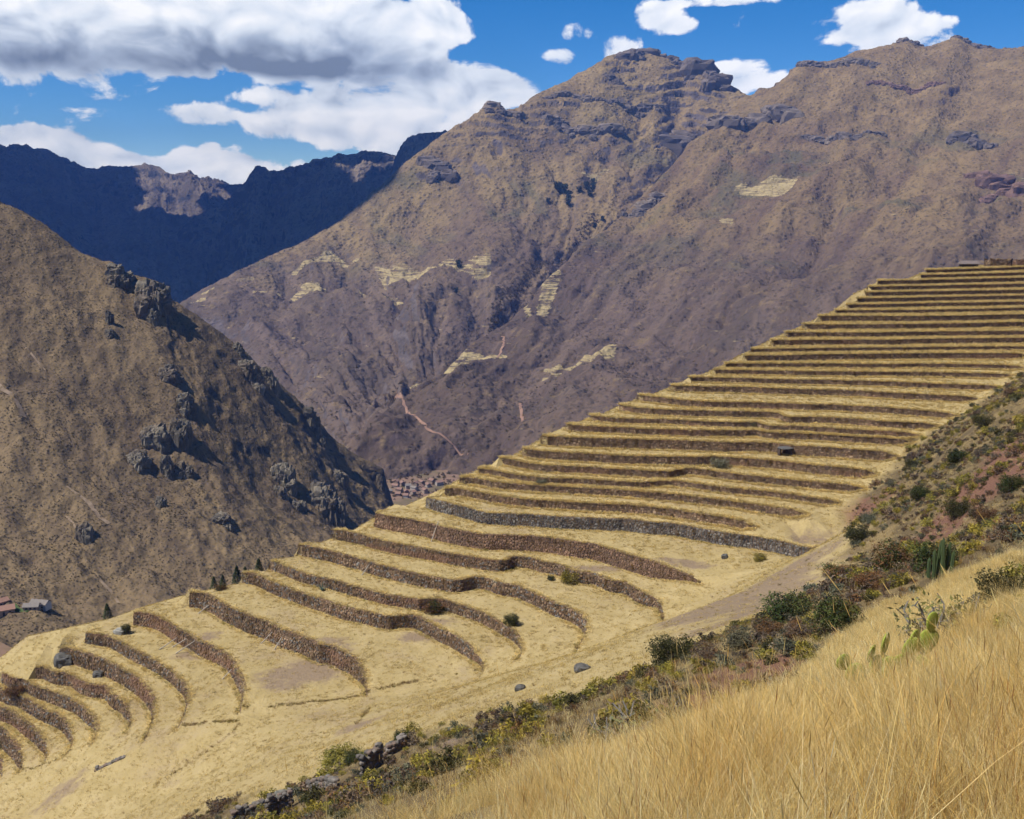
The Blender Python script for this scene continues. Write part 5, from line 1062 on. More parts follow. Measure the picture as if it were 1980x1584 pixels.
OUTC = [((-340.5, 880.6), 45, 35, 'rounded grey outcrop high on the dark hill skyline, upper of two'), ((-309.5, 872), 55, 65, 'bulky grey crag jutting from the dark hill skyline'),
 ((-326.8, 818.5), 20, 22, 'small lone boulder below the skyline crag on the dark hill'), ((-333.5, 831.5), 14, 45, 'thin upright rib of rock below the skyline crag'),
 ((-247.7, 910.5), 25, 32, 'small knob of rock on the ridge halfway down the dark hill'), ((-234.2, 899), 45, 50, 'pale grey crag just under the ridge of the dark hill'),
 ((-225, 920), 35, 50, 'grey rock rib at the ridge edge beside a pale crag'), ((-269.8, 741.4), 50, 55, 'dark crag topping the rock cluster in mid hill'),
 ((-254.7, 748), 36, 75, 'tall dark pillar of rock in the mid hill cluster'), ((-273, 714), 45, 45, 'slanting dark rock at the lower side of the hill cluster'),
 ((-253.8, 719), 32, 60, 'narrow dark rock fin in the mid hill cluster'), ((-245.8, 726), 32, 40, 'squat dark rock at the foot of the mid hill cluster'),
 ((-186.9, 934.6), 38, 65, 'dark cliff on the descending edge of the scrub hill'), ((-132.9, 980), 20, 60, 'last upright rock pillar at the foot of the hill ridge above the town'),
 ((-191.3, 819.6), 55, 80, 'large broken crag low on the right flank of the dark hill'), ((-156.3, 834.7), 60, 75, 'jagged grey crag just above the terrace edge'),
 ((-277.8, 808), 46, 36, 'low dark rock patch in the middle of the scrub hill'), ((-173, 800), 36, 50, 'rock spur between the two low crags of the hill'),
 ((-158, 900), 36, 40, 'small grey crag near the hill ridge above the town'), ((-245.7, 681), 24, 45, 'dark rock in the gully below the hill cluster'),
 ((-202, 685), 46, 36, 'broken rocks at the hill foot behind the terrace edge'), ((-275, 623.5), 32, 55, 'dark gully rocks low on the scrub hill'),
 ((-261, 792), 36, 36, 'brown rock patch upslope of the dark hill cluster'), ((-188.4, 795), 30, 60, 'thin rock rib under the large broken crag')]
for i, ((x, y), w, h, lab) in enumerate(OUTC):
    g = np.random.default_rng(500+i); c = drop(x, y, 'left'); k = c.length/1950*.5; W, H = w*k, h*k; L = []
    for j in range(int(3+w*h/500)):
        dx, dy = g.normal(0, W*.34), g.normal(0, W*.30); q = drop(x+dx, y+dy, 'left'); s = g.uniform(.4, .9)
        L.append((q.x, q.y, q.z-H*.16, W*s*.62, W*s*.62, H*s*.85))
    tag(rock_thing('rock_outcrop', L, GREYR, M['rock'], 600+i, .5, 3.4, ICO4), lab, 'rock outcrop', 'rock outcrops on the scrub hill')
CRAGS = [('central', [(382, 3556), (430, 3590), (476, 3608), (544, 3583), (599, 3598)], 36, PURP, 'dark cliff cap on the flat summit of the central mountain'),
 ('central', [(616, 3538), (665, 3515), (694, 3481)], 52, PURP, 'blunt rock tower beside the summit of the central mountain'),
 ('central', [(500, 3254), (541, 3290)], 60, PURP, 'isolated dark cliff face at the head of the mountain gully'),
 ('central', [(-62, 3157), (-20, 3165), (15.7, 3167)], 30, PURP, 'pointed crag on the left shoulder of the central mountain'),
 ('central', [(113, 3283), (179, 3306), (276, 3295), (379, 3336), (474, 3366)], 15, PURP, 'long sloping rock ledge below the flat summit'),
 ('central', [(110, 3185), (160, 3182), (205, 3178), (260, 3180), (317, 3186)], 24, PURP, 'broad grey rock slab across the upper mountain face'),
 ('right', [(883, 3221), (930, 3205), (983, 3190), (1040, 3180), (1100, 3168)], 17, PURP, 'rimrock ledge at the top left of the eastern mountain'),
 ('right', [(1038, 3061), (1090, 3050), (1138, 3046), (1190, 3042), (1240, 3038)], 13, REDR, 'reddish rock band under the eastern mountain crest'),
 ('right', [(1150, 2685), (1190, 2675), (1230, 2661)], 34, PURP, 'dark blocky cliff on the right of the eastern mountain'),
 ('right', [(1044, 2311), (1063, 2250), (1096, 2217)], 34, REDR, 'purple-red cliff at the right edge above the terraces'),
 ('right', [(605, 2978), (669, 3007), (710, 3015), (747, 3026), (812, 2988)], 40, PURP, 'ragged crags where the two mountains meet'),
 ('central', [(-236, 2956), (-215, 2940), (-190, 2929)], 32, PURP, 'grey crag on the descending left ridge of the central mountain'),
 ('right', [(300, 2481), (330, 2545), (366, 2609)], 24, PURP, 'purple crags beside the gully in mid mountain'),
 ('right', [(809, 2855), (850, 2800), (889, 2748), (976, 2764)], 17, PURP, 'scattered dark ledges on the eastern mountain face'),
 ('central', [(300, 3420), (360, 3410)], 14, PURP, 'small dark ledges on the grassy summit slope'),
 ('right', [(1230, 3330), (1280, 3325)], 18, PURP, 'low rock knoll on the eastern mountain crest'),
 ('right', [(1390, 3325), (1440, 3318), (1480, 3310)], 18, PURP, 'rounded rock dome highest on the eastern skyline')]
for i, (key, line, H, pal, lab) in enumerate(CRAGS):
    g = np.random.default_rng(700+i); p = resample(line, H*.55, False); L = []
    for q in p:
        c = drop(q[0]+g.normal(0, H*.12), q[1]+g.normal(0, H*.12), key); s = g.uniform(.55, 1.15)
        L.append((c.x, c.y+H*.2, c.z-H*.18, H*s*.85, H*s*.62, H*s*.60))
        if g.uniform() < .6:
            c = drop(q[0]+g.normal(0, H*.7), q[1]-g.uniform(0, H*1.0), key); s = g.uniform(.3, .6); L.append((c.x, c.y, c.z, H*s*.7, H*s*.6, H*s*.6))
    tag(rock_thing('rock_band', L, pal, M['rock'], 800+i, .42, 3.2), lab, 'cliff', 'rock bands on the mountains')
BLD = [((-108.9, 228.6), 2.1, 1.6, 'grey-green lichened boulder at the end of a curved terrace wall'), ((-98, 221.7), 1.1, .8, 'dark flat boulder lying on a lower terrace'),
 ((48.9, 220.8), .65, .6, 'small grey boulder alone on the wide terrace below the grey wall'), ((9.3, 124.4), .95, .55, 'low grey rock on the grassy apron near the scrub'),
 ((1.1, 126.9), .6, .45, 'little dark stone on the grassy apron beside the scrub edge'), ((-95.8, 231.0), 1.3, .75, 'pale boulder beside a dark green bush on the terrace lip'),
 ((58.5, 143.0), .9, .7, 'brown boulder among hillside bushes'), ((-30.5, 121.0), .9, .6, 'fallen grey block beside the ruined walls')]
for i, ((x, y), w, h, lab) in enumerate(BLD):
    q = drop(x, y); tag(rock_thing('boulder', [(q.x, q.y, q.z+h*.45, w, w*.8, h)], [(.15, .145, .12), (.10, .095, .085)] if i != 5 else [(.26, .25, .22)], M['boulder'], 900+i), lab, 'boulder')
# slab shelter in a wall of the upper flight
q = drop(73.8, 265.2); sh = empty('slab_shelter', q); tag(sh, 'dark recess under a tilted stone slab in a terrace wall', 'shelter')
for nm, sx, sy, sz, px, py, pz, c in (('slab', 1.9, 1.3, .28, .1, .0, 2.1, (.10, .095, .09)), ('side_stone', .4, .9, 1.1, -1.4, .3, .9, (.08, .06, .05)), ('side_stone', .4, .9, 1.1, 1.6, .3, .9, (.08, .06, .05))):
    v, f = rock_lump(2000+len(nm)+int(px*10), sx, sy, sz, .12); o = mesh_from(nm, v, f, M['boulder'], parent=sh); o.location = (px, py, pz); attr(o, 'col', np.tile((*c, 1), (len(v), 1)), 'FLOAT_COLOR')

# ------------------------------------------------------------------ ruined walls with separate stones
STN = []
for i in range(6):
    v, f = rock_lump(1500+i, .30, .24, .19, .16, 1.5, ICO2, .45)
    c = [(.155, .140, .120), (.120, .105, .090), (.190, .165, .140), (.170, .125, .098), (.100, .090, .078), (.145, .115, .090)][i]
    o = mesh_from('stone', v, f, M['boulder'], link=False); attr(o, 'col', np.tile((*c, 1), (len(v), 1)), 'FLOAT_COLOR'); STN.append(o.data)
def ruin(p0, p1, h0, h1, lab, seed, size=1.0, name='ruined_wall'):
    g = np.random.default_rng(seed); a, b = np.array(p0), np.array(p1); L = np.linalg.norm(b-a); t = (b-a)/L; n = np.array([t[1], -t[0]])
    r = empty(name, drop(*((a+b)/2))); r0 = np.array(r.location); tag(r, lab, 'ruin', 'ruined walls on the slope', 'thing')
    sp = .50*size; m = max(2, int(L/sp))
    for i in range(m):
        q = a+t*(i+.5)*L/m; z0 = drop(*q).z-.25; hh = h0+(h1-h0)*i/m+g.normal(0, .22); k = max(1, int((hh+.25)/(.33*size)))
        for j in range(k):
            for side in ((0, 1) if j == k-1 else (0,)):
                me = STN[g.integers(0, 6)]; o = bpy.data.objects.new('stone', me); COL.objects.link(o); o.parent = r
                pos = q+t*(g.normal(0, .06)+(.5*sp if j % 2 else 0))+n*(side*-.4+g.normal(0, .05))
                o.location = (pos[0]-r0[0], pos[1]-r0[1], z0+(j+.5)*.33*size-r0[2]); s = g.uniform(.85, 1.25)*size
                o.rotation_euler = (g.normal(0, .12), g.normal(0, .12), math.atan2(t[1], t[0])+g.normal(0, .2)); o.scale = (s*1.05, s, s)
ruin((-28.9, 107.0), (-26.3, 108.3), 3.0, 2.3, 'squat grey stone block of ruined masonry at the bottom edge', 1)
ruin((-27.0, 117.0), (-20.5, 106.0), 1.3, 1.5, 'low ruined wall with a reddish stone coping among brush', 2)
ruin((-17.2, 104.3), (-15.2, 106.8), 2.4, 2.9, 'tall heap of grey ruin stones below the yellow broom', 3)
ruin((-15.5, 108.3), (-12.9, 110.0), 1.2, 1.8, 'short ruined wall with pinkish top stones near the dark round bush', 4)
ruin((-36.5, 118.5), (-33.0, 120.5), 1.8, 1.2, 'lichened ruin corner at the lowest bush on the slope', 5)
ruin((-84.6, 186.4), (-78.0, 185.8), .7, .5, 'knee-high remnant of stone wall on the lower grass slope', 6, 1.1)
# buildings on the crest
def crest_ruin(x, y, wx, wy, h, lab, pal, seed):
    r = empty('crest_ruin', (x, y, drop(x, y).z-.1)); tag(r, lab, 'ruin', 'ruins on the crest', 'thing')
    for nm, px, py, sx, sy, hh in (('front_wall', 0, -wy/2, wx, .7, h), ('back_wall', 0, wy/2, wx, .7, h*.9), ('side_wall', -wx/2, 0, .7, wy, h*.8), ('side_wall', wx/2, 0, .7, wy, h*.95)):
        n = 2+int(max(sx, sy)); g = np.random.default_rng(seed); al = sx > sy
        top = np.array([(px+(sx*(i/(n-1)-.5) if al else 0), py+(0 if al else sy*(i/(n-1)-.5)), hh*g.uniform(.72, 1.0)) for i in range(n)]); bot = top.copy(); bot[:, 2] = -.5
        dn = np.array([0, -1.0]) if al else np.array([-1.0, 0])
        nn = np.tile(dn, (n, 1)); th = np.column_stack([-nn*.6, np.zeros(n)])
        V = np.concatenate([bot, top, top+th, bot+th]); F = np.concatenate([np.stack([np.arange(n-1)+a*n, np.arange(1, n)+a*n, np.arange(1, n)+b*n, np.arange(n-1)+b*n], 1) for a, b in ((0, 1), (1, 2), (2, 3))])
        o = mesh_from(nm, V, F, M['core'], parent=r)
        v, f, c = stones_on(top, bot, nn, .8, .5, pal, seed+7); s = mesh_from('stone_facing', v, f, M['stone'], parent=o); attr(s, 'col', c, 'FLOAT_COLOR'); tag(s, kind='stuff')
crest_ruin(190.0, 398.0, 8, 5, 3.6, 'ruined stone building with rounded corner on the crest', PAL_BROWN, 41)
crest_ruin(203.0, 402.5, 9, 5, 3.2, 'reddish roofless stone building at the right end of the crest', PAL_RED, 42)
th = empty('thatched_shelter', drop(178.0, 396.5)); tag(th, 'low dark thatched shelter on the crest beside the ruins', 'shelter')
for k, (nm, V, F, c) in enumerate((('roof', [(-3.6, -2, 1.5), (3.6, -2, 1.5), (3.6, 2, 1.5), (-3.6, 2, 1.5), (-3.2, 0, 2.6), (3.2, 0, 2.6), (-3.6, -2, 1.25), (3.6, -2, 1.25), (3.6, 2, 1.25), (-3.6, 2, 1.25)], [(0, 1, 5, 4), (2, 3, 4, 5), (0, 4, 3), (1, 2, 5), (0, 6, 7, 1), (1, 7, 8, 2), (2, 8, 9, 3), (3, 9, 6, 0)], (.16, .13, .12)),
      ('wall', [(-3, -1.6, -.4), (3, -1.6, -.4), (3, 1.6, -.4), (-3, 1.6, -.4), (-3, -1.6, 1.4), (3, -1.6, 1.4), (3, 1.6, 1.4), (-3, 1.6, 1.4)], [(0, 1, 5, 4), (1, 2, 6, 5), (2, 3, 7, 6), (3, 0, 4, 7)], (.06, .045, .04)))):
    o = mesh_from(nm, V, F, M['plaster'], parent=th); attr(o, 'col', np.tile((*c, 1), (len(V), 1)), 'FLOAT_COLOR')

# ------------------------------------------------------------------ props leaning on the walls
def pole(a, b, lab, i):
    a, b = Vector(a), Vector(b); d = b-a; L = d.length; n = 7; V, F = [], []
    for k in range(5):
        t = k/4
        for j in range(n): V.append((math.cos(j*2*math.pi/n)*(.13-.05*t)+.05*math.sin(t*3), math.sin(j*2*math.pi/n)*(.13-.05*t), L*t))
    for k in range(4):
        for j in range(n): F.append((k*n+j, k*n+(j+1) % n, (k+1)*n+(j+1) % n, (k+1)*n+j))
    F.append(tuple(range(4*n, 5*n)))
    o = mesh_from('wooden_prop', V, F, M['wood'], True); o.location = a; o.rotation_euler = d.to_track_quat('Z', 'Y').to_euler(); o.scale = (1, 1, 1)
    attr(o, 'col', np.tile((.36, .32, .27, 1), (len(V), 1)), 'FLOAT_COLOR'); tag(o, lab, 'pole', 'wooden props against the terrace walls')
POLES = [((-79.6, 225.2, -100.6), (-83.1, 221.7), 'long pale pole leaning on a curved wall, first of three together'), ((-76.7, 222.8, -99.9), (-80.4, 222.8), 'pale pole leaning on a curved wall, middle of three together'),
 ((-73.9, 220.4, -99.3), (-78.4, 219.4), 'pale pole leaning on a curved wall, last of three together'), ((-75.1, 235.8, -96.8), (-77.6, 234.5), 'single pole propping the left end of a terrace wall'),
 ((-55.2, 217.9, -96.1), (-57.8, 217.1), 'left pole of a pair beside a bare earth panel'), ((-52.4, 215.3, -96.2), (-54.0, 214.0), 'right pole of a pair beside a bare earth panel'),
 ((-62.3, 208.3, -100.8), (-63.9, 206.3), 'short pole at the bend of a curved wall'), ((-35.1, 236.5, -86.4), (-36.9, 235.2), 'pole leaning on the olive overgrown wall'),
 ((-19.0, 245.2, -79.2), (-20.4, 243.6), 'short pole against the reddish earthen wall')]
for i, (tp, bs, lab) in enumerate(POLES):
    q = drop(bs[0], bs[1]); tp = Vector(tp); pole(q, tp+(tp-q)*.25, lab, i)

# ------------------------------------------------------------------ bushes, trees, cacti that stand out
BIGB = {'dark': bush(160, 60, 78, .025, GREEN_D+GREEN_O[:1]), 'olive': bush(161, 60, 74, .025, GREEN_O), 'grey': bush(162, 52, 74, .025, GREY_G), 'rust': bush(163, 56, 71, .025, RUST+TWIG[:1]),
        'twig': bush(164, 46, 71, .025, TWIG+RUST[:1], .75, .7), 'yellow': bush(165, 58, 74, .025, YEL), 'mixed': bush(166, 60, 78, .025, GREEN_D+RUST)}
BIGM = {}
for k, (v, f, c) in BIGB.items():
    o = mesh_from('foliage', v, f, M['leaf'], link=False); attr(o, 'col', c, 'FLOAT_COLOR'); BIGM[k] = o.data
def limbs(seed, n, r0, top, spread, col, segs=4, kink=.12):
    g = np.random.default_rng(seed); V, F = [], []
    for b in range(n):
        a = g.uniform(0, 6.283); p = np.array([g.normal(0, r0), g.normal(0, r0), -.08]); e = np.array([math.cos(a)*spread*g.uniform(.4, 1), math.sin(a)*spread*g.uniform(.4, 1), top*g.uniform(.6, 1.05)]); i0 = len(V)
        for s in range(segs+1):
            t = s/segs; q = p+(e-p)*t+g.normal(0, kink*top, 3)*np.array([1, 1, .4])*(0 < s); r = r0*(1-t*.8)+.003
            for j in range(5): V.append((q[0]+math.cos(j*1.2566)*r, q[1]+math.sin(j*1.2566)*r, q[2]))
        for s in range(segs):
            for j in range(5): F.append((i0+s*5+j, i0+s*5+(j+1) % 5, i0+(s+1)*5+(j+1) % 5, i0+(s+1)*5+j))
    return np.array(V), np.array(F), np.tile((*col, 1), (len(V), 1))
def meshdata(name, vfc, mat):
    o = mesh_from(name, *vfc[:2], mat, link=False); attr(o, 'col', vfc[2], 'FLOAT_COLOR'); return o.data
STEM = meshdata('stem', limbs(3, 7, .022, .5, .34, (.11, .085, .06)), M['wood'])
def shrub(x, y, h, w, kind, lab, group=None, name='shrub', z=None):
    q = drop(x, y); r = empty(name, (q.x, q.y, q.z-.05 if z is None else z), random.uniform(0, 6.28)); tag(r, lab, 'shrub', group)
    for nm, me, sc in (('foliage', BIGM[kind], (w*1.1, w*1.1, h*1.25)), ('stem', STEM, (w, w, h))):
        o = bpy.data.objects.new(nm, me); COL.objects.link(o); o.parent = r; o.scale = sc
SHRUBS = [(-18.2, 219.0, 3.6, 6.2, 'mixed', 'large dark tangled shrub hanging over a terrace wall'), (-.2, 205.2, 2.9, 3.4, 'dark', 'solitary bright green bush on the lip of a curved wall'),
 (13.9, 223.0, 3.2, 5.2, 'yellow', 'yellow-green bush at the foot of an overgrown terrace wall'), (9.1, 224.4, 1.3, 1.8, 'dark', 'small dark green bush left of the yellow-green one'),
 (55.9, 216.7, 2.0, 3.2, 'yellow', 'small rounded yellow broom on the wide terrace'), (55.5, 261.6, 3.2, 5.0, 'grey', 'big grey-green bush against an upper terrace wall'),
 (7.8, 258.0, 1.9, 3.0, 'grey', 'small grey-green bush on the left of the straight terraces'), (68.1, 278.3, 1.5, 1.9, 'grey', 'tiny grey-green plant where two terrace walls step'),
 (-94.3, 230.8, 2.9, 2.4, 'dark', 'upright dark green bush beside a pale boulder on the terrace lip'), (-22.2, 121.6, 2.8, 6.0, 'yellow', 'bright yellow broom spreading above the ruins'),
 (-13.2, 111.0, 2.7, 1.9, 'dark', 'egg-shaped dark bush standing alone above the ruins'), (-20.4, 119.4, 1.8, 3.0, 'dark', 'dark green clump below the bright broom'),
 (13.5, 78.9, 2.9, 4.0, 'olive', 'bright olive bush at the edge of the grass apron'), (21.9, 64.1, 2.8, 3.3, 'dark', 'darkest green bush in the thicket above the apron'),
 (22.4, 77.3, 2.6, 4.2, 'dark', 'broad green bush at the top of the thicket'), (20.5, 67.5, 1.6, 2.4, 'twig', 'bare twiggy grey bush in front of the thicket'),
 (25.5, 49.4, 2.0, 2.7, 'olive', 'glossy green bush at the right edge above the tall grass'), (35.2, 88.1, 2.9, 3.8, 'mixed', 'brown and green bush beneath the columnar cacti'),
 (58.3, 163.1, 3.5, 4.4, 'olive', 'round olive bush at the end of the grey wall'), (31.5, 71.5, 2.7, 3.3, 'dark', 'dark bush directly behind the columnar cacti'),
 (51, 148.6, 2.4, 6.0, 'mixed', 'wide low bush on the bare earth below the grey wall'), (28.8, 75.8, 1.3, 3.0, 'rust', 'low rusty bush left of the columnar cacti'),
 (17.2, 71.1, 2.0, 2.6, 'grey', 'grey-green bush in the middle of the thicket'), (66, 143.5, 3.2, 3.8, 'olive', 'olive bush below the red earth scar'), (69, 164.1, 2.8, 3.4, 'dark', 'dark bush beside the purple bare patch'),
 (84.8, 186.4, 3.3, 4.2, 'dark', 'dark bush midway up the right hillside'), (98.1, 240, 2.8, 3.4, 'olive', 'bush at the right ends of the straight terraces'), (93.9, 196.5, 3.0, 4.0, 'olive', 'olive bush high on the right hillside'),
 (128.5, 255.3, 3.4, 5.0, 'rust', 'rust-brown bush topmost on the right hillside'), (63.4, 171.7, 2.6, 3.2, 'grey', 'grey bush near the bend of the bare track'), (19.8, 73.7, 1.7, 2.6, 'rust', 'small rusty bush inside the thicket'),
 (14.8, 70.9, 1.6, 2.6, 'twig', 'dry twiggy bush right of the bright olive one'), (64, 131.4, 2.8, 3.8, 'rust', 'rusty bush beside the red earth scar'), (71.1, 138.6, 2.8, 3.6, 'dark', 'dark bush on the upper side of the red earth scar'),
 (-120, 226.0, 2.6, 5.5, 'rust', 'brown bush at the far left edge of the terraces'), (-124, 221.0, 2.2, 4.5, 'mixed', 'brown-green bush at the left frame edge'),
 (-73.2, 240.5, 1.6, 3.4, 'mixed', 'low bush on the terrace end below the small conifers'), (-60.0, 251.0, 1.1, 2.2, 'dark', 'low dark bush on a terrace end at the rim')]
for s in SHRUBS: shrub(*s[:5], s[5])
# agave
ag = empty('agave', drop(-46.0, 231.4)); tag(ag, 'grey-green agave in front of a brown terrace wall', 'agave')
V, F, C = [], [], []
AGL = None
for k in range(16):
    if AGL is None:
        v, f = [], []
        for s in range(6):
            t = s/5; w = .20*math.sin(min(1, t*1.3+.25)*math.pi)*(1-t)**.4+.01; v += [(t*1.5, -w, .05+1.1*t*t**.2), (t*1.5, 0, 1.1*t*t**.2-.06), (t*1.5, w, .05+1.1*t*t**.2)]
        for s in range(5): f += [(s*3, s*3+1, s*3+4, s*3+3), (s*3+1, s*3+2, s*3+5, s*3+4)]
        AGL = meshdata('leaf', (np.array(v), f, np.tile((.15, .20, .16, 1), (len(v), 1))), M['cactus'])
    o = bpy.data.objects.new('leaf', AGL); COL.objects.link(o); o.parent = ag; o.rotation_euler = (0, -.75*(k % 3)/2, k*2.4); o.scale = (1.0, 1.0, 1.25)
# small conifers behind the rim
def cone_crown(seed):
    g = np.random.default_rng(seed); V, F, C = [], [], []
    for k in range(900):
        t = g.uniform(0, 1)**.8; r = .27*(1-t)**.8*g.uniform(.5, 1.1); a = g.uniform(0, 6.283); p = np.array([r*math.cos(a), r*math.sin(a), .06+t*.94]); u = np.array([math.cos(a), math.sin(a), g.uniform(-.5, .4)]); v = np.cross(u, (0, 0, 1)); s = .045
        i0 = len(V); V += [tuple(p-u*s), tuple(p+v*s*.4), tuple(p+u*s), tuple(p-v*s*.4)]; F.append((i0, i0+1, i0+2, i0+3)); C += [(*(np.array((.036, .052, .026))*g.uniform(.6, 1.4)), 1)]*4
    return np.array(V), np.array(F), np.array(C)
CONE = meshdata('crown', cone_crown(5), M['leaf']); TRNK = meshdata('trunk', limbs(9, 1, .03, .5, .02, (.10, .075, .055), 4, .02), M['wood'])
def tree(name, x, y, h, crown, w, lab, key='ground', group=None, z=None):
    q = drop(x, y, key); r = empty(name, (q.x, q.y, q.z-.2 if z is None else z), random.uniform(0, 6.28)); tag(r, lab, 'tree', group)
    for nm, me, s in (('crown', crown, (w, w, h)), ('trunk', TRNK, (h*.8, h*.8, h))):
        o = bpy.data.objects.new(nm, me); COL.objects.link(o); o.parent = r; o.scale = s
for (x, y, h, lab) in ((-71.2, 247.5, 5.2, 'dark conifer, third from the right of the row behind the terrace rim'), (-68.8, 246.8, 4.6, 'dark conifer, second from the right behind the terrace rim'), (-65.6, 248.2, 5.6, 'tallest dark conifer, rightmost behind the terrace rim'),
      (-79.0, 253.0, 4.4, 'dark conifer, leftmost of the row behind the terrace rim'), (-76.0, 251.0, 3.8, 'shortest dark conifer in the row behind the terrace rim'), (-103.0, 241.5, 4.6, 'lone dark tree peeping over the grassy rim at left')):
    tree('conifer', x, y, h, CONE, h*1.15, lab, group='trees behind the terrace rim')
CRN = meshdata('crown', bush(170, 40, 30, .06, [(.026, .038, .022), (.035, .050, .026), (.020, .030, .018)], 1.2), M['leaf'])
for (x, y, h) in ((128.5, 2911, 26), (145.8, 2903, 30), (159, 2875, 24), (154, 2838, 22), (214, 2939, 26), (220, 2885, 24), (233, 2943, 22), (189, 2889, 20), (136, 2925, 24), (227, 2915, 22)):
    tree('mountain_tree', x, y, h, CRN, h*.95, 'dark tree in the small grove on the mountain shelf', 'central', 'trees in the mountain grove')
for (x, y, h, lab) in ((-124.7, 2397, 20, 'lone dark tree standing in the pale field on the mountain bench'), (-121.6, 2197, 13, 'lone dark tree below the mountain bench field'), (242.7, 2747, 15, 'upper dark tree in the mountain gully'), (219.9, 2719, 15, 'lower dark tree in the mountain gully'), (99.8, 2836, 15, 'dark tree apart on the left of the mountain grove')):
    tree('mountain_tree', x, y, h, CRN, h*.95, lab, 'central')
# prickly pear
def pad_mesh():
    v, f = ICO3; u = v.copy(); k = .78+.22*np.clip(u[:, 2]+.3, -1, 1); u[:, 0] *= k; u = u*np.array([.40, .085, .5])+np.array([0, 0, .5])
    g = fbm(v*3, 3); c = np.array((.23, .27, .045))[None]*(1+g[:, None]*.5); c = np.where((np.abs(v[:, 1]) < .12)[:, None], np.array((.33, .34, .06))[None], c)
    return u, f, np.column_stack([c, np.ones(len(v))])
PAD = meshdata('pad', pad_mesh(), M['cactus'])
pc = empty('prickly_pear', drop(7.2, 18.2)); tag(pc, 'yellow-green prickly pear cactus rising from the tall dry grass', 'cactus')
for (x, y, z, rx, ry, rz, s) in ((-.5, 0, .05, .1, -.5, .2, .72), (-.75, .05, .45, .1, -.9, .3, .55), (0, .1, .0, -.1, .05, -.2, .8), (.02, .1, .70, .1, .0, .9, .62), (.3, 0, .1, 0, .3, .4, .78), (.48, 0, .68, .1, .5, .2, .62), (-.15, -.1, .1, .2, -.25, 1.1, .6),
      (.72, .1, .1, .1, .4, -.3, .8), (.98, .1, .72, 0, .3, .1, .7), (1.12, .1, 1.22, 0, .15, .5, .55), (.75, .12, .8, .1, -.1, .7, .6), (.2, -.15, .45, .3, -.3, -.4, .5), (-.3, .1, .55, .2, -.1, .8, .5)):
    o = bpy.data.objects.new('pad', PAD); COL.objects.link(o); o.parent = pc; o.location = (x*.8, y, z*.9); o.rotation_euler = (rx, ry, rz); o.scale = (s*.85, s, s*.8)
# columnar cacti
def column_mesh():
    V, F, C = [], [], []; n = 16
    for s in range(9):
        t = s/8; r = .5*(1-max(0, t-.8)**2*18) if t < .99 else .12
        for j in range(n):
            a = j*2*math.pi/n; rr = r*(1 if j % 2 else .72); V.append((math.cos(a)*rr, math.sin(a)*rr, t)); C.append((.075, .105, .045, 1) if j % 2 else (.05, .07, .03, 1))
    for s in range(8):
        for j in range(n): F.append((s*n+j, s*n+(j+1) % n, (s+1)*n+(j+1) % n, (s+1)*n+j))
    F.append(tuple(range(8*n, 9*n)))
    return np.array(V), F, np.array(C)
COLM = meshdata('stem', column_mesh(), M['cactus'])
cc_ = empty('columnar_cactus', drop(30.6, 68.2)); tag(cc_, 'clump of tall columnar cacti among dark hillside bushes', 'cactus')
for (x, y, h) in ((-.5, 0, 2.2), (-.2, .3, 2.8), (.1, -.1, 3.1), (.4, .2, 2.7), (.7, 0, 2.1), (.25, .5, 2.4), (-.8, .2, 1.5)):
    o = bpy.data.objects.new('stem', COLM); COL.objects.link(o); o.parent = cc_; o.location = (x, y, -.1); o.scale = (.26, .26, h); o.rotation_euler = (random.uniform(-.06, .06), random.uniform(-.06, .06), random.uniform(0, 3))
# gnarled spiny plants in the tall grass
for i, (x, y, h, w, lab) in enumerate(((11.3, 25.5, 1.75, 2.0, 'gnarled spiny grey shrub with green tips at the right'), (7.8, 43.7, 2.6, 1.6, 'upright dead spiny plant at the edge of the tall grass'), (5.0, 40.3, 2.2, 3.4, 'spreading spiny shrub with yellowish tips at the grass edge'), (13.2, 27.5, 1.5, 1.4, 'small yellow-green spiny shrub beside the gnarled one'))):
    r = empty('spiny_shrub', drop(x, y), i*1.3); tag(r, lab, 'shrub')
    v, f, c = limbs(40+i, 16, .035, .8, .5, (.13, .12, .105), 6, .10); o = mesh_from('branch', v, f, M['wood'], parent=r); attr(o, 'col', c, 'FLOAT_COLOR'); o.scale = (w, w, h)
    v, f, c = bush(180+i, 30, 12 if i != 3 else 34, .040, [(.16, .17, .07), (.20, .20, .06), (.12, .125, .085)], 1.0, .9); o = mesh_from('foliage', v, f, M['leaf'], parent=r); attr(o, 'col', c, 'FLOAT_COLOR'); o.scale = (w, w, h)

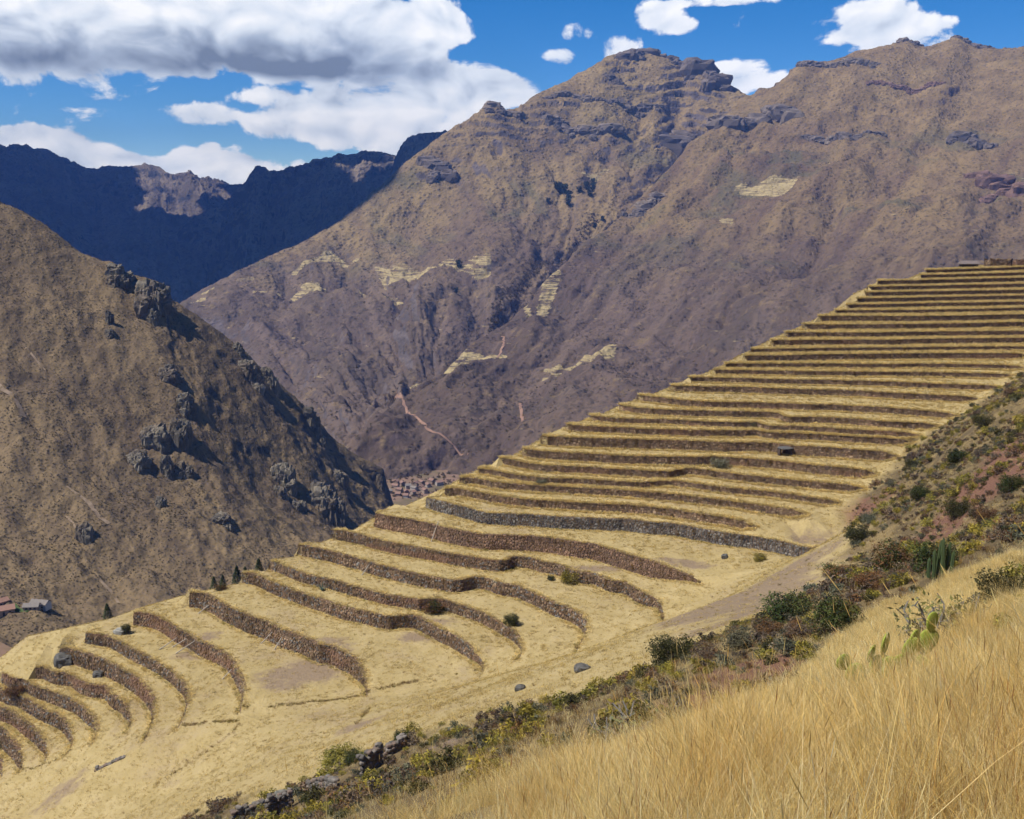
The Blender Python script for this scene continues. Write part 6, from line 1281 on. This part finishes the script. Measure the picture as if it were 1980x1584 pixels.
# ------------------------------------------------------------------ houses in the ravine and the town
def house(name, x, y, z, wx, wy, h, rz, roofc, wallc, lab, group=None, detail=True):
    r = empty(name, (x, y, z), rz); tag(r, lab, 'house', group, 'thing')
    V = [(-wx/2, -wy/2, -1), (wx/2, -wy/2, -1), (wx/2, wy/2, -1), (-wx/2, wy/2, -1), (-wx/2, -wy/2, h), (wx/2, -wy/2, h), (wx/2, wy/2, h), (-wx/2, wy/2, h), (-wx/2, 0, h+wy*.28), (wx/2, 0, h+wy*.28)]
    o = mesh_from('wall', V, [(0, 1, 5, 4), (2, 3, 7, 6), (1, 2, 6, 9, 5), (3, 0, 4, 8, 7)], M['plaster'], parent=r); attr(o, 'col', np.tile((*wallc, 1), (10, 1)), 'FLOAT_COLOR')
    e = .5; zr = h+wy*.28; V = []
    for dz in (.12, .42): V += [(-wx/2-e, -wy/2-e, h-e*.56+dz), (wx/2+e, -wy/2-e, h-e*.56+dz), (wx/2+e, 0, zr+dz), (-wx/2-e, 0, zr+dz), (wx/2+e, wy/2+e, h-e*.56+dz), (-wx/2-e, wy/2+e, h-e*.56+dz)]
    o = mesh_from('roof', V, [(6, 7, 8, 9), (9, 8, 10, 11), (0, 3, 2, 1), (3, 5, 4, 2), (0, 1, 7, 6), (4, 5, 11, 10), (1, 2, 8, 7), (2, 4, 10, 8), (3, 0, 6, 9), (5, 3, 9, 11)], M['plaster'], parent=r); attr(o, 'col', np.tile((*roofc, 1), (12, 1)), 'FLOAT_COLOR')
    if detail:
        for nm, px, w2, z0, z1 in (('door', 0, .55, -1, 2.0), ('window', -wx*.28, .6, .9, 1.9), ('window', wx*.28, .6, .9, 1.9)):
            V = [(px-w2, -wy/2-.06, z0), (px+w2, -wy/2-.06, z0), (px+w2, -wy/2-.06, z1), (px-w2, -wy/2-.06, z1), (px-w2, -wy/2+.1, z0), (px+w2, -wy/2+.1, z0), (px+w2, -wy/2+.1, z1), (px-w2, -wy/2+.1, z1)]
            o = mesh_from(nm, V, [(0, 1, 2, 3), (0, 4, 5, 1), (2, 6, 7, 3), (1, 5, 6, 2), (3, 7, 4, 0)], M['plaster'], parent=r); attr(o, 'col', np.tile((.05, .04, .035, 1), (8, 1)), 'FLOAT_COLOR')
TILE, TIN = (.26, .150, .110), (.19, .165, .145)
for (x, y, wx, wy, h, rz, rc, wc, lab) in ((-284.5, 531, 11, 6, 2.8, .5, TILE, (.36, .24, .17), 'long red-tiled farmhouse at the bottom of the ravine'), (-269.2, 542.7, 10, 5.5, 3, -.2, TIN, (.45, .42, .40), 'grey tin-roofed shed beside the ravine farmyard'),
      (-271.0, 536, 8, 4.5, 2.4, .1, TIN, (.30, .22, .17), 'lower grey-roofed shed below the tin-roofed one'), (-292, 541, 9, 5, 2.8, .9, TILE, (.40, .27, .19), 'adobe cottage at the frame edge in the ravine')):
    house('farmhouse', x, y, drop(x, y, 'left').z, wx, wy, h, rz, rc, wc, lab)
g = np.random.default_rng(77)
TOWN = [(-143, 1195), (-135, 1203), (-127, 1191), (-119, 1201), (-112, 1208), (-103, 1198), (-136, 1179), (-127, 1170), (-119, 1181), (-111, 1186), (-136, 1160), (-126, 1153), (-118, 1162), (-100, 1217), (-148, 1172), (-105, 1172), (-144, 1212), (-90, 1206)]
for i, (x, y) in enumerate(TOWN):
    house('town_house', x, y, -338, g.uniform(5, 9), g.uniform(4.5, 6.5), g.uniform(2.8, 4.8), g.uniform(-1.4, 1.4), TIN if i % 6 == 2 else (.22, .135, .105), [(.30, .23, .18), (.24, .17, .13), (.34, .30, .27)][i % 3], 'small red-roofed house in the distant valley town' if i % 6 != 2 else 'small pale tin-roofed house in the distant valley town', 'houses of the distant town', False)

# ------------------------------------------------------------------ paths and bare scars
def drape(x, y, keys): return max((drop(x, y, k) for k in keys), key=lambda q: q.z)
def ribbon(name, line, w, mat, keys, dz):
    p = resample(line, 6.0 if 'left' in keys else 10.0); n = normals2(p); g = np.random.default_rng(len(line)+int(abs(line[0][0])))
    jit = pn(np.column_stack([p/14, np.zeros(len(p))])); p = p+n*(jit*w*1.2)[:, None]; ww = w*(.55+.5*g.uniform(size=len(p)))
    V = []
    for k, q in enumerate(p):
        for s in (-.5, 0, .5):
            x, y = q+n[k]*ww[k]*s; z = drape(x, y, keys).z; V.append((x, y, z+dz))
    F = [(i*3+j, i*3+j+1, i*3+j+4, i*3+j+3) for i in range(len(p)-1) for j in (0, 1)]
    o = mesh_from(name, V, F, mat, True); tag(o, kind='structure')
for L in ([(-195.9, 1668), (-173.5, 1541), (-152, 1447), (-127.8, 1388), (-113.9, 1333), (-83.3, 1313.5), (-58.6, 1304.6)], [(11.9, 1517.6), (14.8, 1408), (21.5, 1361.6)], [(-20, 1880), (-14.5, 1873), (-18.4, 1780), (-40, 1700)]):
    ribbon('mountain_path', L, 5.0, M['track'], ('right', 'central'), .9)
for L, w in (([(-302.3, 658.8), (-289.8, 653.9), (-277, 646.2), (-266.6, 640.2)], 3.0), ([(-258.6, 595.9), (-247.1, 586.3), (-233.8, 570.6)], 2.2), ([(-374.3, 722.9), (-362.9, 718), (-356.9, 712), (-350.2, 704.8)], 5.0), ([(-373.8, 767.8), (-363.9, 761.8), (-353.9, 755.3)], 1.8), ([(-293.9, 638.7), (-286.4, 631.4), (-278.4, 622.8)], 1.6)):
    ribbon('hill_scar', L, w, M['scar'], ('left',), .35)
M['plot'] = flat_mat('green_crop', (.045, .075, .022), (.070, .100, .030), .4)
ribbon('crop_plot', [(-284, 538), (-277, 536.5), (-271, 534)], 9.0, M['plot'], ('left',), .4)
g = np.random.default_rng(78); q = np.column_stack([g.uniform(-165, -70, 110), g.uniform(1140, 1260, 110)])
scatter('town_trees', LOWB, np.column_stack([q, np.full(110, -338.2)]), g.uniform(3, 6.5, 110), g.choice([0, 2], 110), .1, 79)

# ------------------------------------------------------------------ the cloud whose shadow lies on the far ranges, high above the frame
def cloud_mat():
    m, t = mat_new('cloud_vapour')
    finish(t, (.86, .87, .88), 1.0)
    return m
def cloud_bank():
    g = np.random.default_rng(4); V, F = [], []; n = 0; sh = sun_dir*(2650/sun_dir.z)       # it stands towards the sun from what it shades
    for cx in np.arange(-7600, -1500, 330):
        for cy in np.arange(3300, 8700, 330):
            x, y = cx+g.normal(0, 70), cy+g.normal(0, 70)
            if y < 3900 and x > -2100: continue
            if any(((x-a)/ra)**2+((y-b)/rb)**2 < 1 for a, b, ra, rb in CLOUD_GAPS): continue
            v, f = ICO2; s = g.uniform(.85, 1.2); k = 1+.35*fbm(v*1.4+g.uniform(0, 40), 3)
            V.append(v*k[:, None]*np.array([330, 330, 210])*s+np.array([x+1652+sh.x, y-115+sh.y, 2750+g.normal(0, 60)])); F.append(f+n); n += len(v)
    o = mesh_from('cloud', np.concatenate(V), np.concatenate(F), cloud_mat(), True); tag(o, kind='stuff')
CLOUD_GAPS = [(-3780, 6850, 500, 900), (-2480, 5500, 360, 440)]
cloud_bank()
# ------------------------------------------------------------------ air between here and the mountains
def haze():
    zs = [c[2] for o in TERR.values() for c in o.bound_box]
    lo, hi = (-6250, -950, min(zs)-2), (3850, 8650, max(zs)+15)
    V = [(x, y, z) for z in (lo[2], hi[2]) for y in (lo[1], hi[1]) for x in (lo[0], hi[0])]
    o = mesh_from('haze', V, [(0, 2, 3, 1), (4, 5, 7, 6), (0, 1, 5, 4), (2, 6, 7, 3), (0, 4, 6, 2), (1, 3, 7, 5)])
    m, t = mat_new('thin_blue_air')
    v = t.n('ShaderNodeVolumePrincipled', None, Color=(.17, .36, 1.0), Density=HAZE_DENSITY); v.inputs['Anisotropy'].default_value = .0
    t.n('ShaderNodeOutputMaterial', None, Volume=v.outputs[0])
    o.data.materials.append(m); tag(o, kind='stuff')
HAZE_DENSITY = 5.2e-5
haze()
